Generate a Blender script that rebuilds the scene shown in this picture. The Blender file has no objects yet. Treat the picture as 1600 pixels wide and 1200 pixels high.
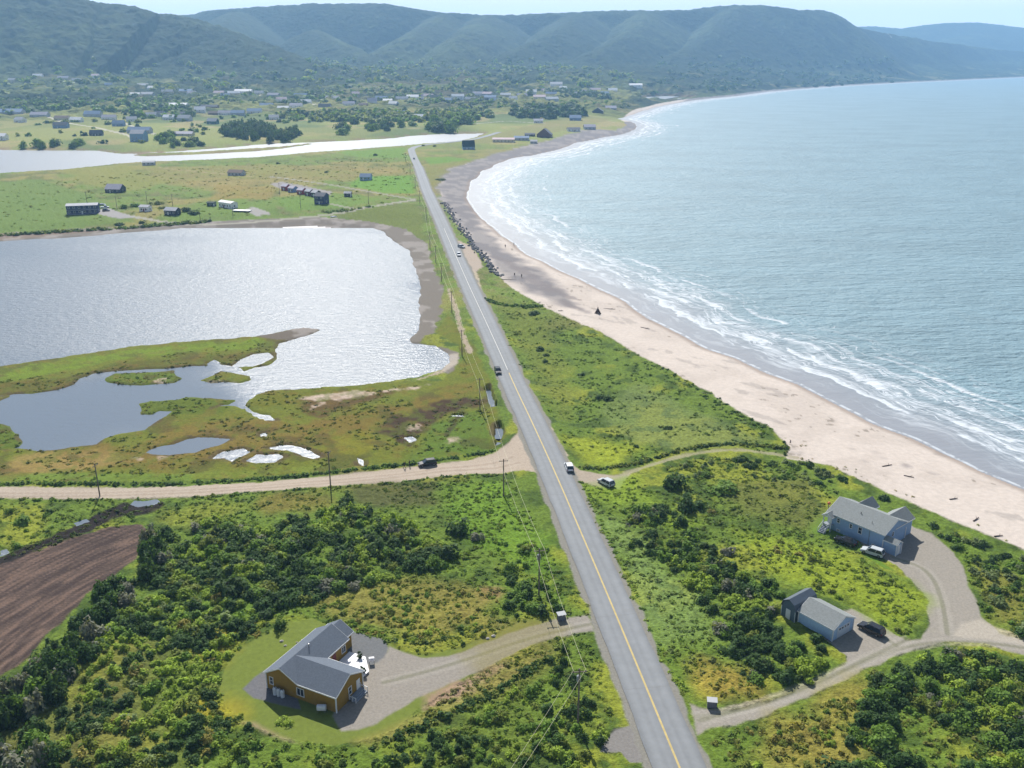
import bpy, math, random
import numpy as np
from mathutils import Vector, Matrix
random.seed(7); rng = np.random.default_rng(11)
R = math.radians
# ---------------------------------------------------------------- camera, sky, sun, exposure
FPX, HZ, CH = 1450.0, 88.0, 100.0          # focal length in photo pixels, horizon row, camera height
PIT = math.atan((600 - HZ) / FPX); SP, CP = math.sin(PIT), math.cos(PIT)
SUN_AZ, SUN_EL = R(-12.0), R(42.0)
sc = bpy.context.scene
cam = bpy.data.cameras.new('camera'); cam.sensor_width = 36; cam.lens = 36 * FPX / 1600
cam.clip_start = 1; cam.clip_end = 60000
co = bpy.data.objects.new('camera', cam); sc.collection.objects.link(co)
co.location = (0, 0, CH); co.rotation_euler = (math.pi / 2 - PIT, 0, 0); sc.camera = co
sc.view_settings.view_transform = 'Standard'; sc.view_settings.look = 'None'
sc.view_settings.exposure = 0.62; sc.view_settings.gamma = 1
sc.cycles.max_bounces = 6; sc.cycles.diffuse_bounces = 3; sc.cycles.glossy_bounces = 2
sc.cycles.transmission_bounces = 3; sc.cycles.volume_bounces = 1; sc.cycles.transparent_max_bounces = 4
sc.cycles.sample_clamp_direct = 8; sc.cycles.sample_clamp_indirect = 3
W = bpy.data.worlds.new('World'); sc.world = W; W.use_nodes = True
nt = W.node_tree; nt.nodes.clear()
out = nt.nodes.new('ShaderNodeOutputWorld'); bg = nt.nodes.new('ShaderNodeBackground')
sky = nt.nodes.new('ShaderNodeTexSky'); sky.sky_type = 'NISHITA'; sky.sun_disc = False
sky.sun_elevation = SUN_EL; sky.sun_rotation = SUN_AZ; sky.air_density = 1.0; sky.dust_density = 1.5
tc = nt.nodes.new('ShaderNodeTexCoord'); mp = nt.nodes.new('ShaderNodeMapping'); mp.inputs['Scale'].default_value = (1, 1, 4)
nz = nt.nodes.new('ShaderNodeTexNoise'); nz.inputs['Scale'].default_value = 2.2; nz.inputs['Detail'].default_value = 8
rp = nt.nodes.new('ShaderNodeValToRGB'); rp.color_ramp.elements[0].position = .50; rp.color_ramp.elements[1].position = .80
mx = nt.nodes.new('ShaderNodeMixRGB'); mx.inputs[2].default_value = (17.5, 16.8, 17.2, 1)
nt.links.new(tc.outputs['Generated'], mp.inputs[0]); nt.links.new(mp.outputs[0], nz.inputs[0])
nt.links.new(nz.outputs[0], rp.inputs[0]); sx = nt.nodes.new('ShaderNodeSeparateXYZ'); nt.links.new(tc.outputs['Generated'], sx.inputs[0])
hm_ = nt.nodes.new('ShaderNodeMapRange'); hm_.inputs[1].default_value = .05; hm_.inputs[2].default_value = .22; hm_.inputs[3].default_value = .95; hm_.inputs[4].default_value = 0; nt.links.new(sx.outputs[2], hm_.inputs[0])   # pale cloud bank low over the hills
nm_ = nt.nodes.new('ShaderNodeMath'); nm_.operation = 'MULTIPLY_ADD'; nm_.inputs[1].default_value = .30; nm_.use_clamp = True; nt.links.new(rp.outputs[0], nm_.inputs[0]); nt.links.new(hm_.outputs[0], nm_.inputs[2]); nt.links.new(nm_.outputs[0], mx.inputs[0]); nt.links.new(sky.outputs[0], mx.inputs[1])
nt.links.new(mx.outputs[0], bg.inputs[0]); bg.inputs[1].default_value = 0.05; nt.links.new(bg.outputs[0], out.inputs[0])
sl = bpy.data.lights.new('sun', 'SUN'); sl.energy = 5.0; sl.angle = R(0.5); sl.color = (1, .96, .89)
so = bpy.data.objects.new('sun', sl); sc.collection.objects.link(so); so.location = (0, 0, 300)
sd = Vector((math.sin(SUN_AZ) * math.cos(SUN_EL), math.cos(SUN_AZ) * math.cos(SUN_EL), math.sin(SUN_EL)))
so.rotation_euler = (-sd).to_track_quat('-Z', 'Y').to_euler()
# ---------------------------------------------------------------- mapping photo rows to the ground
def ray(px, py):
    u = (px - 800) / FPX; v = (py - 600) / FPX
    return u, CP - v * SP, -(SP + v * CP)
def at(px, py, z=2.0):
    d = ray(px, py); t = (z - CH) / d[2]; return (d[0] * t, d[1] * t)
def poly(pts, z=2.0): return np.array([at(x, y, z) for x, y in pts], dtype=np.float64)
def crest(px, py, D):
    d = ray(px, py); k = D / d[1]; return (d[0] * k, D, CH + d[2] * k)
def C(r, g, b, k=.62):
    f = lambda c: ((c / 255 + .055) / 1.055) ** 2.4 if c > 10 else c / 255 / 12.92
    return np.array([f(r) * k, f(g) * k, f(b) * k])
# ---------------------------------------------------------------- numpy noise and distance helpers
def hsh(ix, iy, s):
    h = (ix.astype(np.int64) * 374761393 + iy.astype(np.int64) * 668265263 + s * 974634777) & 0xffffffff
    h = ((h ^ (h >> 13)) * 1274126177) & 0xffffffff
    return ((h ^ (h >> 16)) & 0xffff) / 65535.0
def vn(x, y, s=0):
    ix = np.floor(x); iy = np.floor(y); fx = x - ix; fy = y - iy
    fx = fx * fx * (3 - 2 * fx); fy = fy * fy * (3 - 2 * fy)
    a = hsh(ix, iy, s); b = hsh(ix + 1, iy, s); c = hsh(ix, iy + 1, s); d = hsh(ix + 1, iy + 1, s)
    return a + (b - a) * fx + (c - a) * fy + (a - b - c + d) * fx * fy
def fbm(x, y, wl, oc=4, s=0, g=.5):
    t = 0; a = 1; n = 0; x = x / wl; y = y / wl
    for o in range(oc):
        t = t + a * vn(x, y, s + o * 17); n += a; a *= g; x, y = x * 1.9 + y * .6, y * 1.9 - x * .6
    return t / n
def sst(a, b, x):
    t = np.clip((x - a) / (b - a), 0, 1); return t * t * (3 - 2 * t)
def sdf(P, x, y, par=False):
    """signed distance, positive inside; par also gives the running length at the nearest edge point"""
    best = np.full(x.shape, 1e18); ins = np.zeros(x.shape, bool); run = np.zeros(x.shape) if par else None; L0 = 0
    n = len(P)
    for i in range(n):
        ax, ay = P[i]; bx, by = P[(i + 1) % n]; ex, ey = bx - ax, by - ay; l2 = ex * ex + ey * ey + 1e-12
        t = np.clip(((x - ax) * ex + (y - ay) * ey) / l2, 0, 1)
        d = (x - ax - t * ex) ** 2 + (y - ay - t * ey) ** 2
        if par:
            m = d < best; run[m] = L0 + t[m] * math.sqrt(l2); L0 += math.sqrt(l2)
        best = np.minimum(best, d)
        if ay != by:
            ins ^= ((ay > y) != (by > y)) & (x < (ex) * (y - ay) / (by - ay) + ax)
    r = np.sqrt(best) * np.where(ins, 1, -1)
    return (r, run) if par else r
def sdf_box(P, x, y, pad=30):
    """same, evaluated only near the polygon"""
    r = np.full(x.shape, -1e3); m = (x > P[:, 0].min() - pad) & (x < P[:, 0].max() + pad) & (y > P[:, 1].min() - pad) & (y < P[:, 1].max() + pad)
    if m.any(): r[m] = sdf(P, x[m], y[m])
    return r
def dline(P, x, y, val=None):
    best = np.full(x.shape, 1e18); vv = np.zeros(x.shape)
    for i in range(len(P) - 1):
        ax, ay = P[i][:2]; bx, by = P[i + 1][:2]; ex, ey = bx - ax, by - ay; l2 = ex * ex + ey * ey + 1e-12
        t = np.clip(((x - ax) * ex + (y - ay) * ey) / l2, 0, 1)
        d = (x - ax - t * ex) ** 2 + (y - ay - t * ey) ** 2; m = d < best
        if val is not None: vv[m] = (val[i] + (val[i + 1] - val[i]) * t)[m]
        best[m] = d[m]
    return np.sqrt(best), vv
# ---------------------------------------------------------------- outlines of water and land
SEA = poly([(1600, 766), (1525, 735), (1475, 710), (1425, 685), (1360, 660), (1317, 637), (1245, 600), (1200, 585), (1150, 560), (1110, 547),
    (1050, 517), (1012, 497), (975, 472), (935, 452), (900, 435), (862, 417), (825, 400), (800, 380), (770, 357), (745, 335), (731, 318), (728, 300), (735, 285), (750, 270), (775, 257),
    (800, 247), (833, 242), (867, 235), (905, 222), (940, 215), (975, 209), (993, 200), (994, 195), (985, 190), (966, 186), (985, 180), (1000, 175), (1025, 167), (1050, 162), (1087, 156),
    (1150, 150), (1200, 143), (1300, 135), (1400, 129.5), (1500, 125), (1600, 120.5), (1800, 114), (2200, 108)], 0)
SEA = np.vstack([SEA, [(16000, 9000), (16000, -300), (60, -300) if False else (240, -300), (150, 60)], poly([(2300, 1060), (1900, 900)], 0)])
LAKE = poly([(-700, 392), (0, 377), (100, 372), (200, 364), (300, 356), (400, 351), (500, 345), (537, 350), (575, 354), (600, 362), (612, 375), (640, 392),
    (647, 417), (659, 447), (654, 470), (656, 500), (652, 517), (641, 530), (647, 537), (682, 540), (702, 552), (704, 567), (692, 577), (650, 590), (575, 600),
    (500, 606), (425, 609), (400, 616), (388, 625), (383, 634), (395, 645), (430, 653), (405, 655), (380, 640), (366, 634), (345, 634), (318, 643), (290, 648), (255, 650), (245, 656),
    (225, 672), (190, 678), (165, 684), (150, 693), (100, 701), (60, 704), (25, 702), (5, 702), (-80, 706), (-700, 720)], 0.02)
LANDS = [poly(p, .2) for p in [
    [(-700, 610), (0, 571), (100, 557), (200, 541), (300, 532), (400, 525), (440, 517), (475, 511), (500, 514), (490, 521), (460, 530), (435, 536), (431, 547), (431, 560), (420, 570),
     (400, 574), (382, 579), (375, 575), (360, 572), (340, 567), (320, 571), (275, 574), (237, 576), (205, 578), (175, 579), (145, 583), (122, 592), (117, 600), (87, 609), (50, 615), (20, 616), (0, 618), (22, 617), (0, 626), (-700, 660)],
    [(160, 590), (180, 583), (220, 581), (250, 580), (272, 578), (275, 585), (286, 592), (272, 598), (245, 600), (220, 601), (195, 600), (170, 597)],
    [(-700, 650), (-60, 650), (2, 661), (14, 666), (26, 678), (37, 690), (28, 697), (12, 702), (-50, 706), (-700, 720)],
    [(220, 630), (235, 626), (250, 626), (275, 625), (290, 620), (325, 620), (355, 623), (370, 625), (358, 632), (345, 633), (336, 638), (345, 643), (335, 650), (290, 652), (262, 650), (270, 642), (250, 640), (235, 646), (220, 647), (223, 640)],
    [(308, 594), (330, 586), (345, 578), (360, 582), (392, 588), (396, 593), (375, 598), (350, 595), (330, 598)],
    [(370, 640), (385, 636), (400, 660), (350, 655)]]]
PONDS = [poly(p, .4) for p in [
    [(225, 706), (245, 697), (280, 690), (295, 683), (310, 681), (362, 684), (345, 692), (305, 704), (265, 710)],
    [(333, 714), (345, 704), (380, 699), (392, 704), (375, 712), (362, 719), (350, 714)],
    [(386, 718), (400, 709), (435, 707), (445, 711), (430, 720), (400, 722)],
    [(418, 698), (440, 693), (467, 696), (490, 704), (500, 712), (488, 715), (468, 709), (450, 702), (430, 700)],
    [(362, 572), (375, 560), (395, 552), (420, 549), (428, 556), (410, 566), (395, 571)], [(403, 645), (420, 647), (432, 655), (415, 655)],
    [(322, 568), (335, 560), (345, 566), (335, 572)], [(406, 676), (416, 674), (419, 679), (408, 681)], [(630, 682), (645, 680), (652, 686), (640, 689)], [(705, 648), (722, 646), (728, 650)], [(556, 712), (568, 716), (568, 726), (560, 724)],
    [(756, 608), (766, 606), (771, 622), (776, 640), (768, 640), (761, 625)], [(774, 664), (781, 662), (788, 668), (786, 684), (781, 696), (775, 696), (772, 680)],
    [(200, 787), (210, 781), (245, 779), (252, 783), (235, 788), (215, 790)], [(112, 815), (135, 808), (140, 812), (118, 822)], [(0, 858), (10, 855), (12, 862), (0, 866)]]]
RIVER = poly([(-900, 235), (0, 234), (75, 235), (150, 235), (190, 240), (250, 238), (350, 231), (400, 226), (450, 223.5), (485, 222), (520, 221), (560, 219), (612, 216), (650, 211.5), (700, 209), (755, 208.5), (745, 214),
    (722, 220), (700, 222), (637, 227), (550, 234), (475, 239), (400, 246), (300, 251), (225, 253), (175, 257), (100, 265), (0, 271), (-900, 300)], 0)
BARS = [poly([(195, 242), (230, 240), (300, 238), (400, 232), (440, 229), (487, 223.5), (488, 225), (440, 232), (400, 236), (300, 241.5), (230, 244)], .1)]
INLET = poly([(990, 156), (1010, 151.5), (1040, 150), (1085, 151.5), (1075, 155), (1050, 157), (1000, 158)], 0)
ROADC = [(1062, 1200), (1004, 1060), (937, 900), (870, 744), (832, 661), (806, 607), (780, 548), (758, 500), (735, 451), (712, 399), (687, 341), (667, 298), (655, 264), (646, 245), (642, 234), (650, 229.5), (670, 226), (700, 223.3), (737, 219), (760, 213.5), (785, 206), (808, 201.5), (803, 199), (785, 197.5), (760, 197), (735, 197)]
RC = [at(x, y, 2.3) for x, y in ROADC]; d0 = np.array(RC[0]) - np.array(RC[2]); d0 /= np.linalg.norm(d0)
RC = [tuple(np.array(RC[0]) + d0 * 150)] + RC
RCa = np.array(RC)
def resample(P, step):
    P = np.array(P, float); s = np.r_[0, np.cumsum(np.hypot(*np.diff(P, axis=0).T))]; n = max(2, int(s[-1] / step))
    t = np.linspace(0, s[-1], n); Q = np.c_[np.interp(t, s, P[:, 0]), np.interp(t, s, P[:, 1])]
    k = max(1, int(12 / step)); ker = np.ones(2 * k + 1) / (2 * k + 1)       # round the corners
    Qp = np.pad(Q, ((k, k), (0, 0)), 'reflect', reflect_type='odd'); return np.c_[np.convolve(Qp[:, 0], ker, 'valid'), np.convolve(Qp[:, 1], ker, 'valid')]
ROAD = resample(RC, 3.0)
# ---------------------------------------------------------------- relief
RIDGES = [  # (slope, plateau behind, points)
 (.50, 1, [(-700, -60, 2900), (-100, -35, 2900), (100, -10, 2950), (170, 2, 3000), (215, 8, 3000), (262, 20, 3050), (300, 30, 3000), (350, 48, 2950), (400, 70, 2850), (440, 90, 2750)]),
 (.80, 1, [(200, 24, 4900), (262, 22, 4800), (300, 20, 4700), (330, 14, 4600), (400, 8, 4450), (480, 4, 4400), (600, 3.5, 4400), (640, 11, 4400), (680, 17, 4450), (740, 21, 4500), (800, 22, 4550), (850, 19, 4500), (900, 17.5, 4450), (950, 15, 4400), (1000, 14.5, 4400), (1060, 14, 4450), (1110, 13, 4500)]),
 (.55, 0, [(690, 20, 4300), (668, 38, 4000), (635, 60, 3700), (600, 80, 3500), (580, 90, 3400)]),
 (.55, 0, [(760, 22, 4400), (740, 40, 4000), (720, 62, 3600), (700, 84, 3300)]),
 (.60, 0, [(490, 44, 3950), (525, 62, 3750), (550, 76, 3600), (575, 92, 3450)]),
 (.50, 0, [(370, 16, 4400), (350, 40, 3900), (390, 66, 3600), (430, 90, 3400)]),
 (.55, 0, [(905, 18, 4350), (880, 40, 4000), (840, 62, 3700), (800, 80, 3500)]),
 (.55, 0, [(1010, 16, 4350), (1000, 40, 4000), (960, 66, 3700), (930, 82, 3500)]),
 (.70, 1, [(1080, 17, 4800), (1110, 10, 4600), (1150, 6, 4500), (1200, 5.5, 4500), (1250, 14, 4550), (1290, 14.5, 4650), (1312, 22, 4750), (1340, 38, 4900), (1400, 55, 5300), (1500, 70, 5900), (1600, 80, 6300), (1800, 84, 7000)]),
 (.55, 0, [(1150, 8, 4450), (1120, 40, 4150), (1090, 66, 3900), (1060, 84, 3700)]),
 (.30, 1, [(1300, 42, 8000), (1370, 40, 8000), (1410, 44, 8100), (1440, 39, 8000), (1470, 35, 8000), (1520, 34, 8000), (1560, 38, 8200), (1600, 43, 8400), (1700, 48, 8500), (1900, 60, 9000), (2400, 80, 9500)]),
 (.30, 0, [(1560, 40, 8000), (1500, 58, 7400), (1480, 72, 6900)])]
RID = [(s, p, np.array([crest(*q) for q in pts])) for s, p, pts in RIDGES]
def water_sd(x, y):
    """positive over water: sea, and everything inland"""
    far = np.hypot(x, y) > 4500
    s = sdf(SEA, x, y); s = s + (fbm(x, y, 25, 3, 5) - .5) * np.where(y > 700, 8, 3)
    lk = sdf_box(LAKE, x, y, 60) + (fbm(x, y, 6, 3, 6) - .5) * 2.2
    for P in LANDS: lk = np.minimum(lk, -(sdf_box(P, x, y, 60) + (fbm(x, y, 5, 3, 8) - .5) * 2.2))
    for P in PONDS: lk = np.maximum(lk, sdf_box(P, x, y, 60) + (fbm(x, y, 2.5, 3, 9) - .5) * 1.2)
    rv = sdf_box(RIVER, x, y, 60) + (fbm(x, y, 20, 3, 7) - .5) * 5
    for P in BARS: rv = np.minimum(rv, -sdf_box(P, x, y, 60))
    rv = np.maximum(rv, sdf_box(INLET, x, y, 60))
    return s, lk, rv
def height(x, y, full=False):
    s, lk, rv = water_sd(x, y); r = np.hypot(x, y)
    hs = np.where(s > 0, -s * .06, 2.3 * (1 - np.exp(s / 16)))
    hl = np.where(lk > 0, -lk * .5, .35 * (1 - np.exp(np.minimum(lk, 0) / .6)) + 1.9 * sst(6, 55, -lk))
    hr = np.where(rv > 0, -rv * .1, 2.2 * (1 - np.exp(np.minimum(rv, 0) / 10)))
    h = np.minimum(np.minimum(hs, hl), hr); h = np.maximum(h, -1.2)
    nearw = np.maximum(np.maximum(s, lk), rv)
    m = (y > 60) & (r < 1600); dr = np.full(x.shape, 1e3)
    if m.any():
        dr[m] = dline(RCa, x[m], y[m])[0]
        h = np.where(nearw < 0, h + (2.2 - h) * np.exp(-(dr / 11) ** 4), h)
    land = np.clip(-nearw / 60, 0, 1)
    h = h + land * (sst(900, 1700, r) * 4 + sst(1500, 3300, r) * 55 * sst(0, 500, -s) + sst(1500, 2600, r) * 18 * (fbm(x, y, 420, 4, 31) - .4) * sst(0, 300, -s))
    f = (r > 1900) & (nearw < 0)
    if f.any():
        xf, yf, hf = x[f], y[f], h[f]; base = hf.copy(); rel = np.full_like(hf, -300.)
        gul = np.abs(fbm(xf, yf, 420, 4, 40) * 2 - 1)
        wx = xf + (fbm(xf, yf, 600, 3, 51) - .5) * 160; wy = yf + (fbm(xf, yf, 600, 3, 52) - .5) * 160
        for slope, plat, P in RID:
            ux, uy = (xf, yf) if not plat else (wx, wy)
            d, z = dline(P, ux, uy, P[:, 2]); rc = dline(P, ux, uy, np.hypot(P[:, 0], P[:, 1]))[1]
            back = np.maximum(np.hypot(xf, yf) - rc, 0) if plat else 0; lat = np.sqrt(np.maximum(d * d - back * back, 0)); dd = lat * slope + back * .04
            rd_ = 40 if plat else 30; hh = z - 6 - np.sqrt(dd ** 2 + rd_ ** 2) + rd_
            hh = hh - np.clip(lat * slope, 0, 60) * gul * .28
            rel = np.maximum(rel, hh)
        k = 22.0; mxx = np.maximum(rel, hf)
        h[f] = mxx + np.log1p(np.exp(-np.abs(rel - hf) / k)) * k * .8 * sst(0, 300, -s[f]) - 0
    return (h, s, lk, rv, dr, r) if full else h
def hz(x, y):
    return float(height(np.array([float(x)]), np.array([float(y)]))[0])
def atg(px, py, it=3):
    """point of the terrain seen at a photo position"""
    p = at(px, py, 2.0)
    if math.hypot(*p) > 1200:                      # march along the line of sight to the first hit
        d = ray(px, py); hd = math.hypot(d[0], d[1]); t = np.linspace(900, min(9000, math.hypot(*at(px, py, 0)) if d[2] < -.004 else 9000), 420) / hd
        below = (CH + d[2] * t) <= height(d[0] * t, d[1] * t); i = int(np.argmax(below)) if below.any() else len(t) - 1
        return d[0] * t[i], d[1] * t[i], hz(d[0] * t[i], d[1] * t[i])
    z = 2.0
    for _ in range(it):
        p = at(px, py, z); z = hz(*p)
    return p[0], p[1], z
# ---------------------------------------------------------------- objects, meshes, materials
col = sc.collection
def link(o): col.objects.link(o); return o
def tag(o, label=None, cat=None, group=None, kind=None):
    for k, v in (('label', label), ('category', cat), ('group', group), ('kind', kind)):
        if v: o[k] = v
    return o
def thing(name, label, cat, loc=(0, 0, 0), rz=0, group=None):
    o = bpy.data.objects.new(name, None); o.empty_display_size = .5; o.location = loc; o.rotation_euler = (0, 0, rz)
    return tag(link(o), label, cat, group)
def npmesh(name, V, Fc, mats, cols=None, smooth=False, attrs=None, mi=None):
    """V (n,3), Fc (m,k) of equal sided faces"""
    me = bpy.data.meshes.new(name); V = np.asarray(V, np.float32); Fc = np.asarray(Fc, np.int32); m, k = Fc.shape
    me.vertices.add(len(V)); me.vertices.foreach_set('co', V.ravel()); me.loops.add(m * k); me.loops.foreach_set('vertex_index', Fc.ravel())
    me.polygons.add(m); me.polygons.foreach_set('loop_start', np.arange(0, m * k, k, dtype=np.int32))
    if smooth: me.polygons.foreach_set('use_smooth', np.ones(m, bool))
    if mi is not None: me.polygons.foreach_set('material_index', np.asarray(mi, np.int32))
    for q in (mats if isinstance(mats, (list, tuple)) else [mats]): me.materials.append(q)
    if cols is not None:
        a = me.color_attributes.new('Col', 'FLOAT_COLOR', 'POINT'); c = np.ones((len(V), 4), np.float32); c[:, :3] = cols; a.data.foreach_set('color', c.ravel())
    for kx, vx in (attrs or {}).items():
        a = me.attributes.new(kx, 'FLOAT', 'POINT'); a.data.foreach_set('value', np.asarray(vx, np.float32))
    me.update(calc_edges=True); return me
def put(name, me, parent=None, loc=None):
    o = bpy.data.objects.new(name, me); link(o)
    if parent: o.parent = parent
    if loc is not None: o.location = loc
    return o
class MB:
    """collects shapes, built as one mesh"""
    def __init__(s): s.v = []; s.f = []
    def add(s, vs, fs): b = len(s.v); s.v += [tuple(map(float, q)) for q in vs]; s.f += [tuple(b + i for i in q) for q in fs]; return s
    def box(s, x0, x1, y0, y1, z0, z1):
        return s.add([(x0, y0, z0), (x1, y0, z0), (x1, y1, z0), (x0, y1, z0), (x0, y0, z1), (x1, y0, z1), (x1, y1, z1), (x0, y1, z1)],
                     [(0, 3, 2, 1), (4, 5, 6, 7), (0, 1, 5, 4), (1, 2, 6, 5), (2, 3, 7, 6), (3, 0, 4, 7)])
    def tube(s, a, b, r0, r1=None, n=8):
        a, b = Vector(a), Vector(b); r1 = r0 if r1 is None else r1; d = (b - a).normalized(); u = d.orthogonal().normalized(); w = d.cross(u); vs = []
        for p, r in ((a, r0), (b, r1)):
            for i in range(n): t = 2 * math.pi * i / n; vs.append(p + (u * math.cos(t) + w * math.sin(t)) * r)
        return s.add(vs, [(i, (i + 1) % n, n + (i + 1) % n, n + i) for i in range(n)] + [tuple(range(n))[::-1], tuple(range(n, 2 * n))])
    def prism(s, pts, a0, a1, ax='x'):
        """outline in the plane across axis ax, pulled from a0 to a1"""
        n = len(pts); f = (lambda p, a: (a, p[0], p[1])) if ax == 'x' else ((lambda p, a: (p[0], a, p[1])) if ax == 'y' else (lambda p, a: (p[0], p[1], a)))
        return s.add([f(p, a0) for p in pts] + [f(p, a1) for p in pts], [tuple(range(n)), tuple(range(n, 2 * n))[::-1]] + [(i, n + i, n + (i + 1) % n, (i + 1) % n) for i in range(n)])
    def mesh(s, name, mat, bevel=0, smooth=False):
        me = bpy.data.meshes.new(name); me.from_pydata(s.v, [], s.f); me.materials.append(mat)
        import bmesh; bm = bmesh.new(); bm.from_mesh(me); bmesh.ops.recalc_face_normals(bm, faces=bm.faces)
        if bevel: bmesh.ops.bevel(bm, geom=list(bm.edges), offset=bevel, segments=2, affect='EDGES', clamp_overlap=True)
        bm.to_mesh(me); bm.free()
        if smooth: me.polygons.foreach_set('use_smooth', np.ones(len(me.polygons), bool))
        return me
    def put(s, name, mat, parent=None, bevel=0, smooth=False): return put(name, s.mesh(name, mat, bevel, smooth), parent)
def copy_tree(o, parent=None):
    c = o.copy(); col.objects.link(c); c.parent = parent
    for ch in o.children: copy_tree(ch, c)
    return c
MC = {}
def mat(name, rgb, rough=.8, metal=0, spec=.3, var=0, scale=1.0, attr=False, bump=0, bscale=8.0, trans=0, axis=None, lo=.7, hi=1.3):
    if name in MC: return MC[name]
    m = bpy.data.materials.new(name); m.use_nodes = True; t = m.node_tree; N = t.nodes; L = t.links; b = N['Principled BSDF']
    b.inputs['Roughness'].default_value = rough; b.inputs['Metallic'].default_value = metal; b.inputs['Specular IOR Level'].default_value = spec
    b.inputs['Base Color'].default_value = (*[float(q) for q in rgb], 1); src = None
    if attr: a = N.new('ShaderNodeAttribute'); a.attribute_name = 'Col'; src = a.outputs['Color']
    tx = N.new('ShaderNodeTexCoord'); mpp = N.new('ShaderNodeMapping'); L.new(tx.outputs['Object'], mpp.inputs[0])
    if axis: mpp.inputs['Scale'].default_value = axis
    if var:
        n = N.new('ShaderNodeTexNoise'); n.inputs['Scale'].default_value = scale; n.inputs['Detail'].default_value = 5; n.inputs['Roughness'].default_value = .65; L.new(mpp.outputs[0], n.inputs[0])
        mr = N.new('ShaderNodeMapRange'); mr.inputs[1].default_value = .3; mr.inputs[2].default_value = .7; mr.inputs[3].default_value = 1 - var; mr.inputs[4].default_value = 1 + var; L.new(n.outputs[0], mr.inputs[0])
        v = N.new('ShaderNodeVectorMath'); v.operation = 'SCALE'; L.new(mr.outputs[0], v.inputs['Scale'])
        if src: L.new(src, v.inputs[0])
        else: v.inputs[0].default_value = [float(q) for q in rgb]
        src = v.outputs[0]
    if src: L.new(src, b.inputs['Base Color'])
    if bump:
        n2 = N.new('ShaderNodeTexNoise'); n2.inputs['Scale'].default_value = bscale; n2.inputs['Detail'].default_value = 4; L.new(mpp.outputs[0], n2.inputs[0])
        bp = N.new('ShaderNodeBump'); bp.inputs['Strength'].default_value = 1; bp.inputs['Distance'].default_value = bump; L.new(n2.outputs[0], bp.inputs['Height']); L.new(bp.outputs[0], b.inputs['Normal'])
    if trans:
        tr = N.new('ShaderNodeBsdfTranslucent'); ms = N.new('ShaderNodeMixShader'); ms.inputs[0].default_value = trans
        vt = N.new('ShaderNodeVectorMath'); vt.operation = 'MULTIPLY'; vt.inputs[1].default_value = (1.5, 1.5, .6)
        if src: L.new(src, vt.inputs[0])
        else: vt.inputs[0].default_value = [float(q) for q in rgb]
        L.new(vt.outputs[0], tr.inputs[0]); L.new(b.outputs[0], ms.inputs[1]); L.new(tr.outputs[0], ms.inputs[2]); L.new(ms.outputs[0], N['Material Output'].inputs[0])
    MC[name] = m; return m
def cm(name, r, g, b, **k): return mat(name, C(r, g, b), **k)
# ---------------------------------------------------------------- the ground, one relief split into its surfaces
A = R(1)
azs = np.concatenate([np.arange(-50, -36, .5), np.arange(-36, 36, .066), np.arange(36, 50.1, .5)]) * A
dep = np.concatenate([np.arange(75, 43, -1.0), np.arange(43, 3.9, -.062)]) * A
r1 = (CH - 2) / np.tan(dep); rl = list(r1); rr = rl[-1]
while rr < 9800: rr += min(max(rr * .0032, 4.5), 26); rl.append(rr)
rs = np.array(rl); nr, nc = len(rs), len(azs)
GX = (rs[:, None] * np.sin(azs)[None]).ravel(); GY = (rs[:, None] * np.cos(azs)[None]).ravel()
GH, GS, GL, GRV, GDR, GR = height(GX, GY, True)
n1 = fbm(GX, GY, 14, 5, 60); n2 = fbm(GX, GY, 60, 4, 70); n3 = fbm(GX, GY, 2.2, 3, 80); n4 = fbm(GX, GY, 5, 4, 90); n5 = fbm(GX, GY, 260, 4, 95)
col0 = np.zeros((GX.size, 3)); zone = np.zeros(GX.size, np.int8); bumpa = np.full(GX.size, .30)
def mixin(c, w):
    global col0
    col0 += (np.asarray(c)[None] - col0) * w[:, None]
# meadow, mid fields, village land, hills
mixin(C(112, 142, 52), np.ones(GX.size)); mixin(C(150, 165, 58), sst(.50, .68, n1)); mixin(C(84, 112, 44), sst(.52, .7, 1 - n4)); mixin(C(122, 120, 66), sst(.55, .75, n2) * .8)
mid = sst(330, 400, GR); mixin(C(124, 154, 66), mid); mixin(C(166, 160, 92), mid * sst(.52, .66, n2) * .8); mixin(C(100, 120, 58), mid * sst(.5, .64, 1 - n1) * .7); mixin(C(150, 140, 100), mid * sst(.5, .7, n4) * .4)
vil = sst(900, 1300, GR); mixin(C(160, 172, 96), vil * .85); mixin(C(100, 128, 70), vil * sst(.52, .64, n5) * .8); mixin(C(182, 172, 120), vil * sst(.55, .66, n2) * .7)
hil = sst(1500, 2100, GR); mixin(C(52, 74, 44), hil); mixin(C(112, 130, 76), hil * sst(.50, .62, n5) * .8 * sst(3300, 2300, GR)); mixin(C(78, 100, 60), hil * sst(.50, .62, n5) * .7 * sst(2300, 3300, GR)); mixin(C(150, 150, 100), hil * sst(.64, .72, n2) * .6 * sst(60, 30, GH)); mixin(C(44, 68, 46), hil * sst(.5, .64, 1 - n2) * .7)
mixin(C(120, 112, 84), hil * sst(.60, .70, fbm(GX, GY, 150, 4, 133)) * .5 * sst(3400, 2400, GR))
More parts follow.
